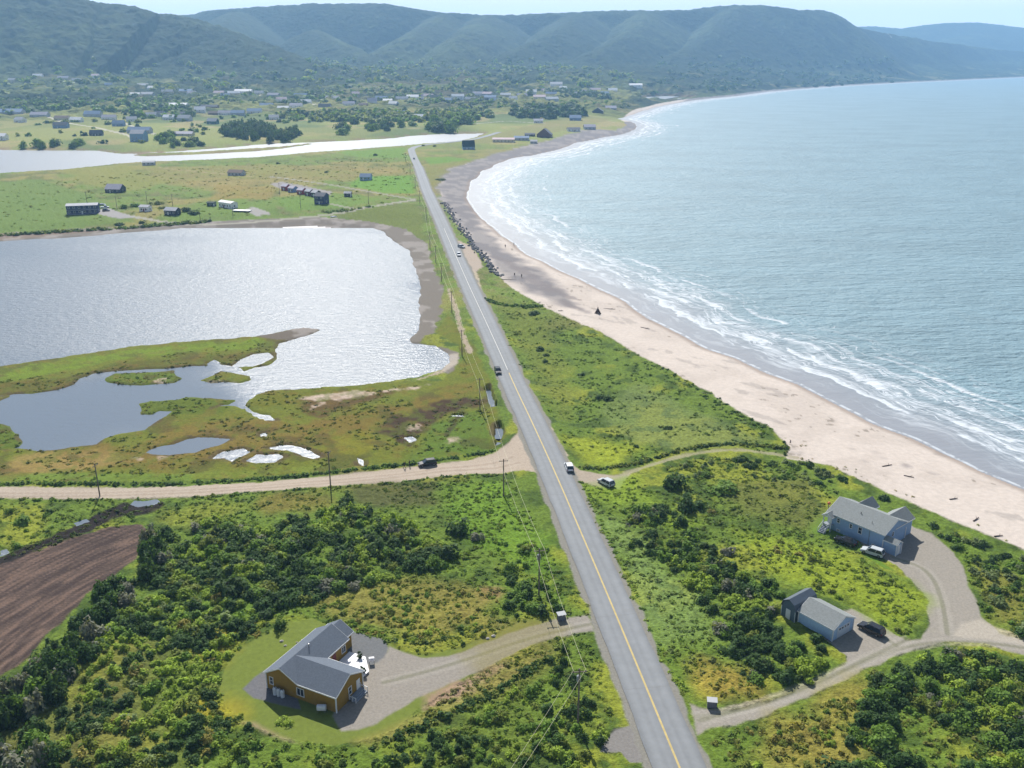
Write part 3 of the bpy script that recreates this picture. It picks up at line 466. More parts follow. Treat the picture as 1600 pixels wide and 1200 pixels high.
# ---------------------------------------------------------------- water
def watermat(name, body, rough, bumps, foam=False, shallow=None):
    m = bpy.data.materials.new(name); m.use_nodes = True; t = m.node_tree; N = t.nodes; L = t.links; b = N['Principled BSDF']
    b.inputs['Roughness'].default_value = rough; b.inputs['IOR'].default_value = 1.33; b.inputs['Base Color'].default_value = (*body, 1)
    tx = N.new('ShaderNodeTexCoord'); prev = None
    for sx, sy, s, d in bumps:
        mpn = N.new('ShaderNodeMapping'); mpn.inputs['Scale'].default_value = (sx, sy, 1); mpn.inputs['Rotation'].default_value = (0, 0, R(-20)); L.new(tx.outputs['Object'], mpn.inputs[0])
        n = N.new('ShaderNodeTexNoise'); n.inputs['Scale'].default_value = s; n.inputs['Detail'].default_value = 4; n.inputs['Roughness'].default_value = .6; L.new(mpn.outputs[0], n.inputs[0])
        bp = N.new('ShaderNodeBump'); bp.inputs['Strength'].default_value = 1; bp.inputs['Distance'].default_value = d; L.new(n.outputs[0], bp.inputs['Height'])
        if prev: L.new(prev, bp.inputs['Normal'])
        prev = bp.outputs[0]
    L.new(prev, b.inputs['Normal'])
    if foam:
        def math_(op, a, c=None, cl=False):
            q = N.new('ShaderNodeMath'); q.operation = op; q.use_clamp = cl
            for i, vv in enumerate((a, c)):
                if vv is None: continue
                if isinstance(vv, (int, float)): q.inputs[i].default_value = vv
                else: L.new(vv, q.inputs[i])
            return q.outputs[0]
        def mr(src, a, c, lo=0, hi=1):
            q = N.new('ShaderNodeMapRange'); q.interpolation_type = 'SMOOTHSTEP'; L.new(src, q.inputs[0])
            for i, vv in ((1, a), (2, c), (3, lo), (4, hi)): q.inputs[i].default_value = vv
            return q.outputs[0]
        def noise(vec, s, d=4, r=.6):
            n = N.new('ShaderNodeTexNoise'); n.inputs['Scale'].default_value = s; n.inputs['Detail'].default_value = d; n.inputs['Roughness'].default_value = r; L.new(vec, n.inputs[0]); return n.outputs[0]
        a = N.new('ShaderNodeAttribute'); a.attribute_name = 'sd'; sdv = a.outputs['Fac']; a2 = N.new('ShaderNodeAttribute'); a2.attribute_name = 'ta'; ta = a2.outputs['Fac']
        w = noise(tx.outputs['Object'], .035, 3); wv = math_('MULTIPLY', math_('SUBTRACT', w, .5), 20.0); s2 = math_('ADD', math_('ADD', sdv, wv), 7.0)
        cx = N.new('ShaderNodeCombineXYZ'); L.new(math_('MULTIPLY', ta, .010), cx.inputs[0]); L.new(math_('MULTIPLY', s2, .15), cx.inputs[1])
        fil = math_('ABSOLUTE', math_('SUBTRACT', noise(cx.outputs[0], 1.0, 5, .62), .5)); lines = mr(fil, .0, .028, 1, 0)
        cx2 = N.new('ShaderNodeCombineXYZ'); L.new(math_('MULTIPLY', ta, .035), cx2.inputs[0]); L.new(math_('MULTIPLY', s2, .20), cx2.inputs[1])
        pat = mr(noise(cx2.outputs[0], 1.0, 6, .7), .47, .66)
        zone1 = math_('MULTIPLY', mr(s2, 14, 30), mr(s2, 36, 78, 1, 0)); zone2 = math_('MULTIPLY', mr(s2, 8, 22), mr(s2, 34, 56, 1, 0))
        brk = mr(noise(tx.outputs['Object'], .25, 4, .7), .40, .55)
        fo = math_('ADD', math_('MULTIPLY', math_('MULTIPLY', lines, zone1), math_('ADD', math_('MULTIPLY', brk, .7), .3)), math_('MULTIPLY', math_('MULTIPLY', pat, zone2), .75))
        cx3 = N.new('ShaderNodeCombineXYZ'); L.new(math_('MULTIPLY', ta, .018), cx3.inputs[0]); L.new(math_('MULTIPLY', sdv, .03), cx3.inputs[1]); gt = noise(cx3.outputs[0], 1.0, 4, .6)
        s3 = math_('ADD', sdv, math_('MULTIPLY', math_('SUBTRACT', noise(tx.outputs['Object'], .05, 5, .6), .5), 16.0))
        for kk_, lo_ in ((14, .46), (23, .47), (33, .49), (45, .53), (60, .57)):
            d3 = math_('SUBTRACT', s3, kk_); crestl = math_('MULTIPLY', mr(d3, -.2, .5), mr(d3, .7, 4.2, 1, 0)); fo = math_('ADD', fo, math_('MULTIPLY', crestl, mr(gt, lo_, lo_ + .05)))
            gt = math_('SUBTRACT', 1.0, gt)
        edge = math_('MULTIPLY', brk, mr(math_('ABSOLUTE', math_('SUBTRACT', math_('ADD', sdv, math_('MULTIPLY', wv, .12)), 1.2)), .2, .8, .75, 0))
        caps = mr(noise(cx2.outputs[0], 2.2, 5, .75), .765, .79); fo = math_('ADD', fo, math_('MULTIPLY', caps, mr(sdv, 30, 60)))
        fo = math_('ADD', fo, edge, True)
        for nd in list(N):
            if nd.type == 'BUMP': L.new(mr(s2, 10, 55, .12, 1), nd.inputs['Strength'])
        c1 = N.new('ShaderNodeMixRGB'); c1.inputs[1].default_value = (*C(160, 165, 174), 1); c0 = N.new('ShaderNodeMixRGB'); c0.inputs[1].default_value = (*[q * .94 for q in body], 1); c0.inputs[2].default_value = (*[q * 1.08 for q in body], 1); L.new(mr(noise(mpn.outputs[0], .012, 5, .6), .36, .62), c0.inputs[0]); L.new(c0.outputs[0], c1.inputs[2]); L.new(mr(s2, 8, 62), c1.inputs[0])
        c2 = N.new('ShaderNodeMixRGB'); c2.inputs[2].default_value = (.52, .56, .60, 1); L.new(fo, c2.inputs[0]); L.new(c1.outputs[0], c2.inputs[1]); L.new(c2.outputs[0], b.inputs['Base Color'])
        L.new(mr(fo, 0, 1, rough, .8), b.inputs['Roughness'])
    MC[name] = m; return m
# sea sheet: fine near the shore so that the foam follows it
az2 = np.arange(-14, 50.1, .16) * A; dp2 = np.concatenate([np.arange(60, 43, -1), np.arange(43, 1.0, -.13), np.arange(1.0, .42, -.03)]) * A; r2 = CH / np.tan(dp2)
SX = (r2[:, None] * np.sin(az2)[None]).ravel(); SY = (r2[:, None] * np.cos(az2)[None]).ravel(); sds, tas = sdf(SEA, SX, SY, True); sds = sds + (fbm(SX, SY, 25, 3, 5) - .5) * np.where(SY > 700, 8, 3)
i2 = np.arange(len(r2) * len(az2)).reshape(len(r2), -1); Q2 = np.stack([i2[:-1, :-1], i2[:-1, 1:], i2[1:, 1:], i2[1:, :-1]], -1).reshape(-1, 4); Q2 = Q2[(sds[Q2].max(1) > -25)]
u, inv = np.unique(Q2, return_inverse=True)
swl = np.zeros(len(u))
o = put('sea', npmesh('sea', np.c_[SX[u], SY[u], swl], inv.reshape(-1, 4)[:, ::-1], watermat('sea', (.165, .26, .305), .57, [(1, 2.6, .06, 2.6), (1, 2.2, .25, 1.1), (1, 2.0, .7, .35)], True), smooth=True, attrs={'sd': sds[u], 'ta': tas[u]})); tag(o, kind='structure')
def sheet(name, pts, m):
    o = MB().add([(x, y, 0) for x, y in pts], [tuple(range(len(pts)))]).put(name, m); tag(o, kind='structure'); return o
wl_ = watermat('pond_water', (.12, .15, .19), .33, [(1, 2.0, .26, .30), (1, 2.2, 1.0, .17)])
wr_ = watermat('river_water', (.16, .18, .21), .42, [(1, 1.5, .3, .2)])
px_, py_ = np.meshgrid(np.arange(-620, 0, 2.5), np.arange(60, 575, 2.5)); i3 = np.arange(px_.size).reshape(px_.shape); PX, PY = px_.ravel(), py_.ravel()
Q3 = np.stack([i3[:-1, :-1], i3[:-1, 1:], i3[1:, 1:], i3[1:, :-1]], -1).reshape(-1, 4); lk3 = height(PX, PY); dr3 = dline(RCa, PX, PY)[0]
Q3 = Q3[(lk3[Q3].min(1) < .6) & (dr3[Q3].min(1) > 4) & (sdf(SEA, PX, PY)[Q3].max(1) < -25)]
calm = np.zeros(PX.size)
for q, amt, sf in (([(-700, 600), (100, 590), (250, 570), (340, 572), (360, 600), (390, 640), (300, 700), (0, 720), (-700, 740)], 1, 22), ([(218, 712), (240, 690), (290, 675), (370, 680), (360, 700), (270, 718)], 1, 2), ([(325, 725), (340, 695), (500, 685), (510, 722), (400, 728)], .55, 2), ([(540, 730), (620, 670), (740, 640), (740, 700), (600, 730)], .6, 2), ([(660, 400), (645, 450), (640, 500), (620, 540), (640, 590), (720, 590), (720, 540)], .45, 14), ([(750, 600), (770, 600), (795, 700), (770, 700)], 1, 2), ([(0, 860), (0, 800), (180, 770), (270, 770), (250, 800), (100, 830)], .9, 3)):
    calm = np.maximum(calm, amt * sst(-sf, sf, sdf(poly(q, 0), PX, PY) + (fbm(PX, PY, 22, 3, 88) - .5) * sf * 1.6))
calm = np.maximum(calm, .14 * sst(.45, .75, fbm(PX * .5, PY * 1.6, 45, 4, 89)))
u3, v3 = np.unique(Q3, return_inverse=True); tag(put('pond', npmesh('pond', np.c_[PX[u3], PY[u3], 0 * PX[u3]], v3.reshape(-1, 4)[:, ::-1], wl_, attrs={'calm': calm[u3]})), kind='structure')
sheet('pond', [(-1500, 60), (-620, 60), (-620, 572.5), (-1500, 572.5)], wl_)
tt = wl_.node_tree; tt.nodes['Principled BSDF'].inputs['Specular IOR Level'].default_value = .36; ca = tt.nodes.new('ShaderNodeAttribute'); ca.attribute_name = 'calm'
def cmap(a, b):
    q = tt.nodes.new('ShaderNodeMapRange'); q.inputs[3].default_value = a; q.inputs[4].default_value = b; tt.links.new(ca.outputs['Fac'], q.inputs[0]); return q.outputs[0]
tt.links.new(cmap(.33, .14), tt.nodes['Principled BSDF'].inputs['Roughness']); cs = cmap(1, .25); [tt.links.new(cs, nd.inputs['Strength']) for nd in tt.nodes if nd.type == 'BUMP']
sheet('river', [(-2500, 570), at(640, 320, 0), at(700, 230, 0), at(930, 175, 0), at(1120, 140, 0), at(1000, 125, 0), (-2500, 2600)], wr_)
# ---------------------------------------------------------------- asphalt road with its painted line
def ribbon(name, P, offs, z, m, cols=None, kind='structure', rag=0):
    T = np.gradient(P, axis=0); T /= np.linalg.norm(T, axis=1)[:, None]; Nn = np.c_[T[:, 1], -T[:, 0]]
    V = []; k = len(offs)
    for o_ in offs: V.append(np.c_[P + Nn * (o_ + (np.sign(o_) * (fbm(P[:, 0] + o_, P[:, 1], 5, 3, 9) - .5) * rag if abs(o_) == max(offs) else 0))[:, None] if rag and abs(o_) == max(offs) else P + Nn * o_, np.full(len(P), z)])
    V = np.stack(V, 1); hc = np.max([height(*(P + Nn * q).T) for q in (-4, 0, 4)], 0); hc = np.maximum(hc, 2.2); kk = np.ones(9) / 9; hc = np.convolve(np.pad(hc, 4, 'edge'), kk, 'valid'); V[:, :, 2] += hc[:, None]; V = V.reshape(-1, 3); n = len(P); i = np.arange(n * k).reshape(n, k)
    Qr = np.stack([i[:-1, :-1], i[:-1, 1:], i[1:, 1:], i[1:, :-1]], -1).reshape(-1, 4)
    ob = put(name, npmesh(name, V, Qr, m, None if cols is None else np.tile(np.asarray(cols), (n, 1)) * (.94 + .12 * fbm(V[:, 0], V[:, 1], 9, 4, 77))[:, None])); tag(ob, kind=kind); return ob
ma = mat('asphalt', C(158, 158, 160), rough=.85, spec=.3, var=.08, scale=.6, attr=True, bump=.01, bscale=20)
my = mat('yellow_paint', C(214, 190, 120), rough=.7, var=.15, scale=1)
mw = mat('white_paint', C(215, 215, 210), rough=.7, var=.15, scale=1)
HR = ROAD[:, 1] < 1300
ofs = [-3.9, -3.5, -3.0, -2.5, -1.7, -1.2, -.5, 0, .5, 1.2, 1.7, 2.5, 3.0, 3.5, 3.9]; tone = [.74, .86, 1.0, 1.04, .92, 1.02, .93, .88, .93, 1.02, .92, 1.04, 1.0, .86, .74]
ribbon('road', ROAD[HR], ofs, .14, ma, np.array([C(154, 158, 162) * q for q in tone]), rag=.5)
near_r = ROAD[ROAD[:, 1] < 290]; far_r = ROAD[(ROAD[:, 1] >= 288) & (ROAD[:, 1] < 560)]
ribbon('road_line', near_r, [-.16, .16], .146, my); ribbon('road_line', far_r, [-.12, .12], .146, mw)
mt_ = mat('tyre_worn_asphalt', C(138, 138, 141), rough=.8, var=.12, scale=.5)
for i, f0 in ((0, 30), (1, 75), (2, 140)):     # transverse cracks sealed with tar
    pp = at(*[(1010, 1075), (960, 955), (880, 770)][i], 2.3); j = int(np.argmin(np.hypot(*(ROAD - pp).T)))
    T = ROAD[j + 1] - ROAD[j]; T /= np.hypot(*T); Nn = np.array([T[1], -T[0]]); q = [ROAD[j] + Nn * o_ + T * (random.random() - .5) * .25 for o_ in np.linspace(-3.6, 3.6, 9)]
    V = [(*(a - T * .04), 2.344) for a in q] + [(*(a + T * .04), 2.344) for a in q]
    o = MB().add(V, [(k, k + 1, 10 + k, 9 + k) for k in range(8)]).put('road_crack', mt_); tag(o, kind='structure')
# ---------------------------------------------------------------- foliage
mat('leaves', (1, 1, 1), rough=.7, spec=.15, attr=True, trans=.32, var=.25, scale=3)
mat('bark', C(112, 100, 88), var=.3, scale=4)
def leafset(cx, cy, cz, rad, hgt, cols, nf, leaf, kind='round', var=.28, seed=1):
    """clouds of small leaf-clump faces for many plants at once -> V, F, colours"""
    g = np.random.default_rng(seed); n = len(cx); k = n * nf; pid = np.repeat(np.arange(n), nf)
    th = g.random(k) * 2 * np.pi
    if kind == 'round':
        zz = g.random(k) ** .8 * 1.15 - .15; ph = np.sqrt(np.clip(1 - zz * zz, 0, 1)); q = (.55 + .45 * g.random(k) ** .5)
        lob = 1 + .28 * np.sin(th * 3 + pid * 1.7) * np.cos(zz * 5 + pid) + .16 * np.sin(th * 5 + zz * 7 + pid * 2.3)
        dx, dy, dz = np.cos(th) * ph, np.sin(th) * ph, zz; rr_ = rad[pid] * q * lob
        nl = 5; of = g.normal(0, .38, (n, nl, 2)); lr = .42 + .36 * g.random((n, nl)); lh = .35 + .65 * g.random((n, nl)); li = g.integers(0, nl, k)
        ox_, oy_ = of[pid, li, 0], of[pid, li, 1]; rr_ = rr_ * lr[pid, li]
        x = dx * rr_ + ox_ * rad[pid]; y = dy * rr_ + oy_ * rad[pid]; z = (.12 + np.maximum(dz, -.1) * q * (.8 + .2 * lob) * lh[pid, li]) * hgt[pid] * 1.1; nx, ny, nz_ = dx, dy, dz + .5
    else:
        t = g.random(k) ** 1.4; tier = 1 + .22 * np.sin(t * 28 + pid); q = .45 + .55 * g.random(k) ** .5
        rr_ = rad[pid] * (1 - t) ** .85 * q * tier * (1 + .2 * np.sin(th * 3 + pid)); x = np.cos(th) * rr_; y = np.sin(th) * rr_; z = (.06 + .94 * t) * hgt[pid]; nx, ny, nz_ = np.cos(th), np.sin(th), .8 + 0 * th
    Nv = np.c_[nx, ny, nz_] + (g.random((k, 3)) - .5) * 1.5; Nv /= np.linalg.norm(Nv, axis=1)[:, None] + 1e-9
    a = np.cross(Nv, g.random((k, 3)) - .5); a /= np.linalg.norm(a, axis=1)[:, None] + 1e-9; b = np.cross(Nv, a)
    s = (leaf[pid] if hasattr(leaf, '__len__') else leaf) * (.6 + .8 * g.random(k)); s = np.asarray(s)[:, None]
    c = np.c_[x + cx[pid], y + cy[pid], z + cz[pid]]
    V = np.stack([c - a * s - b * s * .5, c + a * s * .8 - b * s * .7, c + a * s + b * s * .5, c - a * s * .7 + b * s * .7], 1).reshape(-1, 3)
    cc = cols[pid] * (1 + (g.random(k)[:, None] - .5) * 2 * var)
    return V, np.arange(4 * k).reshape(-1, 4), np.repeat(np.clip(cc, 0.004, 1), 4, 0)
PAL = {'spruce': C(72, 96, 48, .85), 'green': C(104, 134, 50, .9), 'lime': C(142, 164, 58, .88), 'grey': C(146, 148, 130, .65), 'olive': C(122, 134, 56, .88), 'dark': C(68, 96, 44, .85), 'gold': C(166, 158, 80, .7), 'willow': C(136, 152, 98, .75)}
def scatter(pts, dens, z=2.0, seed=0, gate=.0):
    P = poly(pts, z); g = np.random.default_rng(seed); x0, y0 = P.min(0); x1, y1 = P.max(0); n = int((x1 - x0) * (y1 - y0) * dens)
    x = x0 + g.random(n) * (x1 - x0); y = y0 + g.random(n) * (y1 - y0); k = (sdf(P, x, y) + (fbm(x, y, 4, 3, 5) - .5) * 4) > .3
    k &= fbm(x, y, 7, 3, seed + 200) > gate
    return x[k], y[k]
gi_r = np.searchsorted
def zone_at(x, y):
    rr_ = np.hypot(x, y); aa = np.arctan2(x, y); i = np.clip(np.searchsorted(rs, rr_) , 0, nr - 1); j = np.clip(np.searchsorted(azs, aa), 0, nc - 1); return zone[i * nc + j], ter[i * nc + j]
KEEP = []     # outlines kept free of plants (buildings)
for q in ([(418, 1045), (445, 1035), (535, 972), (565, 985), (600, 1050), (575, 1090), (527, 1120), (416, 1085)], [(1295, 812), (1325, 775), (1350, 775), (1440, 815), (1440, 850), (1405, 872), (1380, 866)], [(1216, 970), (1222, 930), (1275, 925), (1345, 965), (1345, 992), (1300, 1006), (1240, 975)], [(870, 950), (884, 950), (886, 968), (868, 968)], [(1100, 1088), (1122, 1088), (1124, 1106), (1100, 1106)]):
    KEEP.append(poly(q, 2))
def ok(x, y, margin=0, zs=(0, 6)):
    z, h = zone_at(x, y); k = np.isin(z, zs) & (h > .15)
    for a_ in (0, 1.57, 3.14, 4.71):
        if margin: k &= np.isin(zone_at(x + margin * math.cos(a_), y + margin * math.sin(a_))[0], zs)
    for P in KEEP: k &= sdf(P, x, y) < .6
    return k, h
BUSH = [  # outline, density, radius range, height factor, species weights, zone text, leaf faces
 ('spruce belt beside the ploughed field', [(205, 815), (245, 835), (255, 880), (205, 935), (160, 980), (130, 1040), (100, 1100), (90, 1210), (0, 1210), (-200, 1300), (-200, 1180), (0, 1075), (40, 1040), (100, 990), (138, 935), (195, 890)], .26, (1.0, 2.0), 1.25, {'spruce': 5, 'dark': 3, 'grey': 2.2, 'green': 1}, 0),
 ('brush between the spruce belt and the lawn', [(250, 850), (330, 880), (400, 950), (395, 990), (350, 1035), (338, 1100), (365, 1135), (250, 1200), (95, 1210), (110, 1080), (160, 985), (215, 925)], .42, (.6, 1.4), .8, {'green': 4, 'olive': 3, 'lime': 5, 'dark': 1.6, 'willow': 1.4, 'gold': .7}, 0),
 ('thicket below the gravel road', [(215, 825), (330, 800), (420, 822), (500, 790), (560, 785), (640, 815), (700, 850), (697, 885), (640, 905), (570, 915), (520, 935), (450, 945), (405, 965), (330, 900), (250, 880)], .36, (.8, 1.8), .78, {'dark': 4, 'spruce': 2.5, 'green': 5, 'olive': 2.5, 'grey': 1.2, 'lime': 1}, .30),
 ('scrub patch above the driveway', [(500, 945), (600, 915), (760, 915), (800, 950), (740, 990), (660, 1015), (600, 1000), (530, 975)], .30, (.35, .8), .7, {'olive': 4, 'green': 3, 'gold': 1, 'lime': 2}, .36),
 ('roadside scrub above the driveway mouth', [(780, 880), (850, 900), (880, 950), (850, 960), (790, 950), (780, 915)], .25, (.7, 1.4), .9, {'dark': 3, 'green': 3}, .3),
 ('scrub left of the utility poles', [(780, 850), (840, 840), (880, 930), (840, 930)], .12, (.5, 1.0), .8, {'green': 3, 'olive': 2}, .4),
 ('thicket right of the road', [(975, 800), (1040, 785), (1090, 830), (1130, 850), (1160, 890), (1190, 930), (1230, 965), (1290, 1010), (1318, 1030), (1260, 1068), (1180, 1085), (1150, 1040), (1120, 980), (1080, 930), (1010, 880)], .36, (.7, 1.7), .78, {'dark': 4, 'spruce': 2, 'green': 6, 'olive': 2, 'grey': 1.2, 'lime': 1}, .32),
 ('thicket in the bottom right corner', [(1350, 1060), (1480, 1012), (1560, 1028), (1600, 1048), (1800, 1110), (1800, 1300), (1350, 1300), (1290, 1200), (1330, 1110)], .38, (.7, 1.9), .78, {'dark': 4, 'spruce': 2, 'green': 6, 'olive': 3, 'grey': .8, 'lime': 1}, .30),
 ('low scrub beside the right hand driveway', [(1110, 1150), (1200, 1125), (1330, 1070), (1350, 1090), (1300, 1200), (1200, 1260), (1120, 1210)], .30, (.4, 1.0), .8, {'olive': 4, 'gold': 2, 'green': 3, 'lime': 2}, .42),
 ('dune brush behind the blue house', [(1250, 722), (1300, 735), (1380, 772), (1450, 808), (1500, 832), (1620, 875), (1800, 950), (1800, 1040), (1600, 992), (1535, 955), (1515, 880), (1470, 832), (1420, 800), (1350, 765), (1290, 750)], .26, (.6, 1.4), .7, {'green': 4, 'dark': 3, 'willow': 3, 'olive': 1}, .38),
 ('brush south of the sandy path', [(1070, 722), (1150, 712), (1240, 722), (1300, 745), (1300, 765), (1200, 750), (1110, 745), (1040, 745)], .22, (.5, 1.1), .7, {'green': 4, 'willow': 4, 'dark': 2}, .4),
 ('brush along the bottom edge', [(330, 1215), (430, 1175), (540, 1178), (660, 1148), (760, 1100), (850, 1060), (900, 1050), (945, 1090), (955, 1135), (930, 1180), (900, 1215)], .30, (.5, 1.2), .85, {'green': 4, 'lime': 3, 'olive': 3, 'dark': 2}, .36),
 ('corner brush below the bottom left lawn', [(260, 1215), (300, 1170), (400, 1150), (430, 1180), (400, 1230)], .2, (.5, 1.1), .8, {'lime': 3, 'green': 3, 'gold': 1}, .4),
 ('brush around the garage', [(1160, 900), (1215, 905), (1240, 925), (1210, 940), (1205, 975), (1180, 960)], .25, (.8, 1.4), .9, {'dark': 3, 'green': 3}, .2),
 ('hedge above the garage', [(1270, 905), (1330, 935), (1400, 975), (1440, 995), (1425, 1000), (1380, 978), (1330, 950), (1280, 925)], .3, (.5, 1.0), .8, {'green': 3, 'lime': 2, 'olive': 2}, .3),
 ('scrub in the meadow left of the blue house', [(1100, 800), (1180, 850), (1300, 900), (1290, 870), (1200, 830), (1130, 780)], .1, (.4, .9), .7, {'olive': 3, 'green': 3, 'gold': 2}, .45),
 ('brush by the dark ditch', [(0, 790), (60, 785), (140, 795), (100, 820), (30, 850), (0, 855)], .10, (.5, 1.2), .8, {'green': 4, 'dark': 1}, .45),
]
allb = []
for bi, (txt, pts, dens, rrg, hf, spw, gate) in enumerate(BUSH):
    x, y = scatter(pts, dens, 2.5, 300 + bi, gate); k, h = ok(x, y, .5); x, y, h = x[k], y[k], h[k]
    g = np.random.default_rng(bi); names = list(spw); w = np.array([spw[q] for q in names]); sp = g.choice(len(names), len(x), p=w / w.sum())
    rd = rrg[0] + (rrg[1] - rrg[0]) * g.random(len(x)) ** 1.5
    # clumps of one kind grow together
    cl = fbm(x, y, 6, 2, bi + 400)
    for i in range(len(x)):
        s = names[sp[i]]
        if 'dark' in spw and cl[i] > .62: s = 'dark'
        elif 'lime' in spw and cl[i] < .33: s = 'lime'
        allb.append((bi, txt, x[i], y[i], h[i], rd[i], rd[i] * 1.35 * hf * (.8 + .5 * g.random()), s))
# prototypes of single plants: a crown and a trunk each
def plant_mesh(kind, sp, seed, nf, leaf, rad=1, hgt=1):
    V, Fq, Cc = leafset(np.zeros(1), np.zeros(1), np.zeros(1), np.array([rad]), np.array([hgt]), PAL[sp][None], nf, leaf, kind, seed=seed)
    return npmesh('crown', V, Fq, MC['leaves'], Cc)
def trunk_mesh(h, r, n=5, seed=0):
    g = random.Random(seed); m = MB(); m.tube((0, 0, -.1), (g.uniform(-.05, .05), 0, h), r, r * .35, 6)
    for i in range(n):
        a_ = i * 2.4 + g.random(); z = h * (.35 + .5 * i / n); m.tube((0, 0, z), (math.cos(a_) * h * .38, math.sin(a_) * h * .38, z + h * .3), r * .4, r * .12, 5)
    return m.mesh('trunk', MC['bark'])
PROTO = {}
def proto(sp, kind='round'):
    k = (sp, kind)
    if k not in PROTO: PROTO[k] = [(plant_mesh(kind, sp, 50 + i + len(PROTO) * 7, 420 if kind == 'round' else 360, .115 if kind == 'round' else .10), trunk_mesh(.75, .06, seed=i)) for i in range(3)]
    return PROTO[k]
def single(name, x, y, z, rad, hgt, sp, label, cat, group=None, kind='round', n=[0], dry=0):
    n[0] += 1; cr, tr = proto(sp, kind)[n[0] % 3]
    t = thing(name, label, cat, (x, y, z - .05), n[0] * 1.7, group); t.scale = (rad, rad, hgt); put('crown', cr, t); put('trunk', tr, t); return t
dist_ = np.array([math.hypot(b[2], b[3], CH) / b[5] for b in allb]); inview = np.array([abs(b[2] / (b[3] * CP + (CH - 2) * SP)) < .565 and (b[3] * SP - (CH) * CP) / (b[3] * CP + CH * SP) > -.43 for b in allb])
order = [i for i in np.argsort(dist_) if inview[i]][:270]; sel = set(int(i) for i in order)
for i in order:
    b = allb[i]; con = b[7] == 'spruce'
    look = {'spruce': 'dark wind-bent spruce', 'dark': 'dark green rounded shrub', 'green': 'mid green leafy shrub', 'lime': 'bright yellow-green shrub', 'grey': 'grey half-bare shrub', 'olive': 'olive green shrub', 'gold': 'golden shrub', 'willow': 'pale grey-green shrub'}[b[7]]
    single('spruce_bush' if con else 'shrub', b[2], b[3], b[4], b[5], b[6] * (1.1 if con else 1), b[7], f'{look} in the {b[1]}', 'shrub', f'{look}s of the {b[1]}')
rest = [b for i, b in enumerate(allb) if i not in sel]
print('bushes', len(allb), 'single', len(sel))
for bi, row in enumerate(BUSH):
    bs = [b for b in rest if b[0] == bi]
    if not bs: continue
    a_ = np.array([[b[2], b[3], b[4], b[5], b[6]] for b in bs]); cc = np.array([PAL[b[7]] for b in bs]) * (.8 + .4 * rng.random((len(bs), 1)))
    V, Fq, Cc = leafset(a_[:, 0], a_[:, 1], a_[:, 2] - .1, a_[:, 3], a_[:, 4], cc, 230, a_[:, 3] * .15, seed=bi)
    o = put('brush', npmesh('brush', V, Fq, MC['leaves'], Cc)); tag(o, f'dense mass of small bushes forming the {row[0]}', 'brush', kind='stuff')
# low tufts that roughen meadows and verges
def tufts(name, pts, dens, rr_, sp, label, seed, gate=0.3, nf=26, zs=(0, 6), hf=.7):
    x, y = scatter(pts, dens, 2, seed, gate); k, h = ok(x, y, 0, zs); x, y, h = x[k], y[k], h[k]; g = np.random.default_rng(seed)
    if not len(x): return
    rd = rr_[0] + (rr_[1] - rr_[0]) * g.random(len(x)) ** 2; cc = np.array([PAL[s] for s in sp])[g.integers(0, len(sp), len(x))]
    ii = np.clip(np.searchsorted(rs, np.hypot(x, y)), 0, nr - 1) * nc + np.clip(np.searchsorted(azs, np.arctan2(x, y)), 0, nc - 1); cc = cc * .45 + col0[ii] * .6
    V, Fq, Cc = leafset(x, y, h - .08, rd, rd * hf, cc, nf, rd * .3, seed=seed); o = put(name, npmesh(name, V, Fq, MC['leaves'], Cc)); tag(o, label, 'grass', kind='stuff')
tufts('tall_grass', [(230, 770), (560, 745), (800, 742), (900, 930), (940, 1010), (960, 1130), (700, 1200), (300, 1210), (240, 900)], .9, (.25, .7), ['green', 'lime', 'olive', 'green'], 'rough tall grass of the meadow left of the road', 500)
tufts('tall_grass', [(905, 755), (990, 745), (1090, 715), (1230, 725), (1310, 770), (1260, 830), (1340, 860), (1440, 940), (1430, 990), (1340, 950), (1200, 900), (1190, 1090), (1090, 1095)], .9, (.25, .7), ['green', 'lime', 'willow', 'olive'], 'rough tall grass of the meadow right of the road', 501)
tufts('tall_grass', [(1110, 1150), (1330, 1080), (1600, 1040), (1900, 1100), (1700, 1300), (1100, 1300)], .7, (.3, .8), ['green', 'olive', 'gold'], 'rough tall grass in the bottom right corner', 502)
tufts('tall_grass', [(750, 430), (900, 505), (1080, 600), (1220, 690), (1220, 712), (1060, 705), (960, 735), (900, 722), (800, 560)], .35, (.25, .7), ['green', 'willow', 'green', 'dark'], 'tussocky grass of the dune meadow beside the beach', 503, gate=.45)
tufts('tall_grass', [(-100, 780), (250, 770), (200, 815), (0, 880), (-100, 900)], .7, (.25, .7), ['green', 'olive'], 'rough grass beside the dark ditch', 504)
tufts('tall_grass', [(1500, 860), (1620, 880), (1900, 1000), (1900, 1070), (1600, 1000), (1530, 955)], .8, (.3, .8), ['green', 'olive'], 'rough grass between the driveway and the beach', 505)
tufts('beach_grass', [(1210, 670), (1300, 715), (1400, 762), (1600, 845), (1600, 858), (1400, 778), (1240, 722)], .12, (.25, .6), ['lime', 'willow', 'gold'], 'sparse dune grass growing on the sand', 506, gate=.5, zs=(2, 0), hf=.9)
tufts('rough_field', [(0, 290), (300, 262), (640, 240), (655, 310), (500, 330), (200, 345), (0, 360)], .02, (.6, 1.5), ['lime', 'olive', 'gold'], 'rough weeds of the fields between pond and river', 507, gate=.45, hf=.35)
tufts('marsh_grass', [(-100, 760), (-60, 600), (400, 525), (560, 600), (700, 590), (725, 560), (790, 690), (575, 727), (300, 750)], .40, (.25, .8), ['olive', 'green', 'gold', 'dark'], 'tussocks of marsh grass between the pond and the gravel road', 508, gate=.45, zs=(6,), hf=.45)
